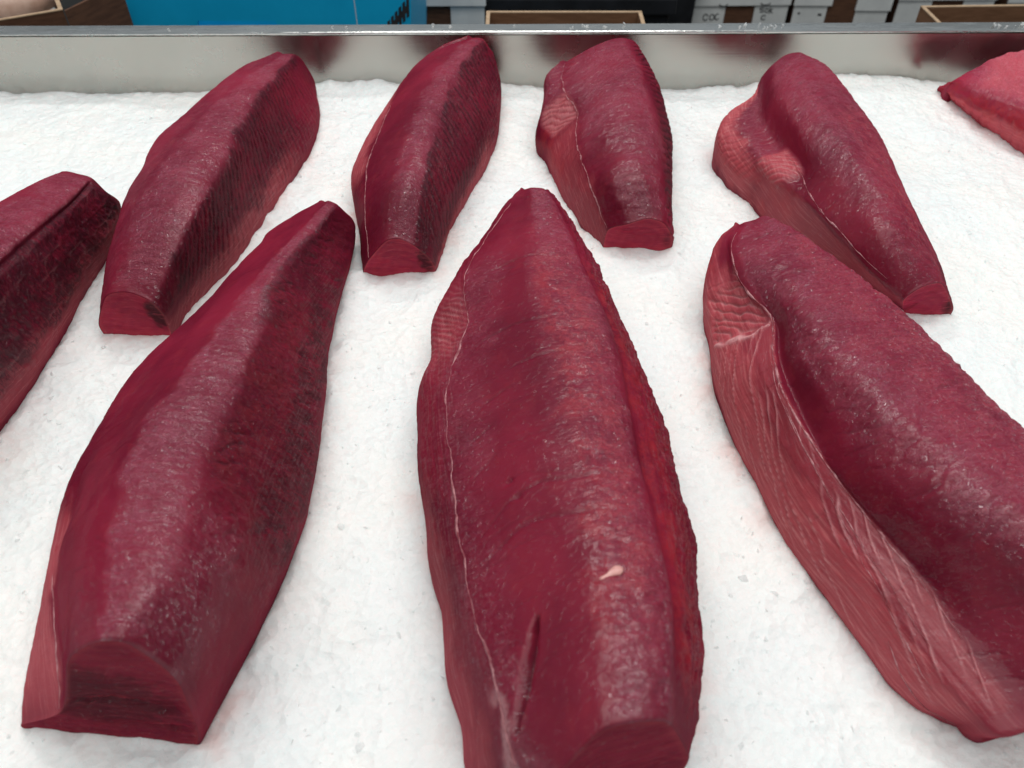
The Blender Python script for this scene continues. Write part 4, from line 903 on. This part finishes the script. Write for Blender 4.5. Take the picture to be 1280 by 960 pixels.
# left: carton with fish
ca = R(28)
cw, cd, chh = 0.50, 0.34, 0.844
cx0 = -0.72 - cw * math.cos(ca); cy0 = 1.352 - cw * math.sin(ca)
fcart = carton(cx0, cy0 + 0.0, -0.849, ca, cw, cd, chh, 'dark carton holding whole fish beside the blue crate', M_CARD_DARK)
mb = MB(); fa = R(40); fx, fy = math.cos(fa), math.sin(fa); ax_ = cw + 0.002
mb.prism([(ax_, 0.0), (ax_ + 0.13 * fx, 0.13 * fy), (ax_ + 0.13 * fx - 0.005 * fy, 0.13 * fy + 0.005 * fx), (ax_ - 0.0, 0.006)], 'z', 0.45, chh - 0.002)
mb.build('flap', M_CARD_DARK, fcart)
def fish(name, label, loc, rz, length, r, mat):
    N_, K_ = 28, 20
    t = np.linspace(0, 1, N_)[:, None]; a = np.linspace(0, 2 * np.pi, K_, endpoint=False)[None]
    prof_ = np.sin(np.pi * np.clip(t, 0.01, 0.99) ** 0.75) ** 0.7 * r + 0.004
    xx_ = (t - 0.5) * length + 0 * a; yy_ = prof_ * np.cos(a); zz_ = prof_ * 0.8 * np.sin(a)
    vv = np.stack([xx_, yy_, zz_ + 0.003 * vn(xx_ * 60, yy_ * 60, 5)], -1).reshape(-1, 3)
    i_ = np.arange(N_ - 1)[:, None] * K_; j_ = np.arange(K_)[None]; jn_ = (j_ + 1) % K_
    qd = np.stack([i_ + j_, i_ + jn_, i_ + K_ + jn_, i_ + K_ + j_], -1).reshape(-1, 4)
    o_ = mesh_obj(name, vv, qd, mat=mat); o_.location = loc; o_.rotation_euler = (0, 0, rz)
    return tag(o_, label, 'fish')
mid = (cx0 + 0.25 * math.cos(ca) - 0.17 * math.sin(ca), cy0 + 0.25 * math.sin(ca) + 0.17 * math.cos(ca))
fish('whole_fish', 'grey brown whole fish lying in the dark carton', (mid[0] - 0.03, mid[1] - 0.05, -0.045), R(20), 0.42, 0.075, M_FISH)
fish('fish_piece', 'pale fleshy fish piece lying in the dark carton', (mid[0] + 0.115, mid[1] + 0.075, -0.035), R(20), 0.24, 0.055, M_FISH_CUT)
mb = MB()
for k in range(1): mb.box(0.012, cw - 0.012, 0.012, cd - 0.012, 0.012, chh - 0.10)
o = mb.build('packing_ice', M_ICE); o.location = (cx0, cy0, -0.849); o.rotation_euler = (0, 0, ca)
tag(o, 'ice packed in the dark carton under the fish', 'ice', kind='stuff')

# black bin in the gap
def bin_(x, y, w, d, h, label):
    c = empty('black_bin', (x, y, -0.849)); tag(c, label, 'bin', 'black bins behind the counter')
    m_ = MB(); m_.prism([(-w / 2 + 0.02, 0), (w / 2 - 0.02, 0), (w / 2, h), (-w / 2, h)], 'y', 0, d); m_.build('body', M_BLACK, c, 0.004)
    m_ = MB(); m_.box(-w / 2 - 0.012, w / 2 + 0.012, -0.012, d + 0.012, h - 0.045, h - 0.005); m_.build('rim', M_BLACK, c, 0.004)
    return c
bin_(0.165, 2.05, 0.44, 0.4, 0.62, 'black plastic bin behind the open brown carton')
bin_(0.47, 2.55, 0.17, 0.4, 0.50, 'narrow black bin beside the white fish boxes')

# white waxed fish boxes with brown middles
def stroke(mb_, pts_, w, y):
    for (x0, z0), (x1, z1) in zip(pts_[:-1], pts_[1:]):
        L_ = math.hypot(x1 - x0, z1 - z0) + 1e-6; nx_, nz_ = -(z1 - z0) / L_ * w, (x1 - x0) / L_ * w
        ex, ez = (x1 - x0) / L_ * w * 0.5, (z1 - z0) / L_ * w * 0.5
        mb_.add([(x0 - nx_ - ex, y, z0 - nz_ - ez), (x1 - nx_ + ex, y, z1 - nz_ + ez), (x1 + nx_ + ex, y, z1 + nz_ + ez), (x0 + nx_ - ex, y, z0 + nz_ - ez)], [(0, 1, 2, 3)])
def arcp(cx, cz, rx, rz_, a0, a1, n_=9):
    return [(cx + rx * math.cos(R(a0 + (a1 - a0) * i / n_)), cz + rz_ * math.sin(R(a0 + (a1 - a0) * i / n_))) for i in range(n_ + 1)]
def fish_box(x, y, w, h, rz, lid, label, brown=(0.36, 0.66), writing=(), d=0.5, lidb=True):
    c = empty('fish_box', (x, y, -0.849), rz); tag(c, label, 'box', 'white fish boxes behind the counter')
    m_ = MB(); m_.box(0.002, w - 0.002, 0.004, d, 0, h - 0.004); m_.build('body', M_CARD_DARK, c)
    m_ = MB(); m_.box(0, w * brown[0], 0, 0.0035, 0.002, h - 0.006); m_.build('panel', M_WAX, c)
    m_ = MB(); m_.box(w * brown[1], w, 0, 0.0035, 0.002, h - 0.006); m_.build('panel', M_WAX, c)
    if lidb:
        m_ = MB(); m_.box(-0.004, w + 0.004, -0.006, -0.0005, lid, h + 0.004); m_.box(-0.004, w + 0.004, -0.0004, d, h, h + 0.004); m_.build('lid', M_WAX, c)
    else:
        m_ = MB(); m_.box(-0.004, w * brown[0] + 0.01, -0.006, -0.0005, lid, h + 0.004); m_.build('lid_flap', M_WAX, c)
        m_ = MB(); m_.box(w * brown[1] - 0.005, w + 0.004, -0.006, -0.0005, lid - 0.014, h + 0.004); m_.build('lid_flap', M_WAX, c)
    if writing:
        for (pts_, yy_) in writing:
            m_ = MB(); stroke(m_, [(a_, b_ - 0.009) for a_, b_ in pts_], 0.0016, yy_); m_.build('pen_stroke', M_INK, c)
    return c
ZB = 0.849
def P2(*p): return [(a, ZB + b) for a, b in p]
wr1 = [(arcp(0.052, ZB - 0.484, 0.007, 0.010, 20, 340), -0.0006), (arcp(0.072, ZB - 0.484, 0.007, 0.009, 90, 450), -0.0006), (arcp(0.088, ZB - 0.483, 0.006, 0.009, 60, 330), -0.0006),
       (arcp(0.224, ZB - 0.4605, 0.006, 0.0035, 30, 270) + arcp(0.224, ZB - 0.4675, 0.006, 0.0035, 90, -150), -0.0006),
       (arcp(0.240, ZB - 0.466, 0.005, 0.006, 90, 450), -0.0006), (P2((0.250, -0.456), (0.249, -0.475)), -0.0006), (P2((0.258, -0.461), (0.250, -0.466), (0.259, -0.474)), -0.0006),
       (arcp(0.234, ZB - 0.487, 0.007, 0.007, 40, 320), -0.0006),
       (arcp(0.10, ZB - 0.443, 0.012, 0.006, 180, 360), -0.0068), (arcp(0.23, ZB - 0.441, 0.014, 0.006, 180, 360), -0.0068)]
fish_box(0.548, 2.60, 0.305, 0.52, R(2), ZB - 0.457, 'white fish box with handwriting beside the narrow black bin', writing=wr1)
wr2 = [(arcp(0.018, ZB - 0.471, 0.002, 0.002, 0, 360), -0.0006), (P2((0.078, -0.472), (0.088, -0.473)), -0.0006), (P2((0.078, -0.476), (0.088, -0.477)), -0.0006)]
fish_box(0.868, 2.60, 0.290, 0.52, R(-1), ZB - 0.455, 'white fish box with open brown middle beside the handwritten box', brown=(0.35, 0.66), writing=wr2, lidb=False)
fish_box(1.185, 2.60, 0.295, 0.52, R(1), ZB - 0.440, 'white fish box above the open carton with brown middle strip', brown=(0.35, 0.68))
fish_box(1.520, 2.60, 0.30, 0.52, R(0), ZB - 0.447, 'white fish box at the far end of its row')
wr3 = [(P2((0.168, -0.203), (0.178, -0.213), (0.186, -0.202)), -0.0068), (P2((0.172, -0.210), (0.184, -0.2135)), -0.0068)]
fish_box(-0.25, 2.02, 0.184, 0.68, R(0), ZB - 0.2425, 'white fish box with a brown hand hole beside the blue crate', brown=(0.06, 0.56), writing=wr3)

# ice crumbs and drops on the rail
n = 8
xx = np.concatenate([rng.uniform(-0.72, 0.72, n), rng.normal(0.66, 0.025, 16), rng.normal(0.12, 0.04, 7), rng.normal(0.33, 0.04, 8)])
yy = WY + SL * xx + rng.uniform(0.006, 0.022, len(xx)); zz = np.full(len(xx), RT + 0.0003)
fl2 = flakes(len(xx), xx, yy, zz, 0.0026, 'ice_crumbs', M_CHIP)
tag(fl2, 'wet ice crumbs scattered along the steel rail', 'ice', kind='stuff')
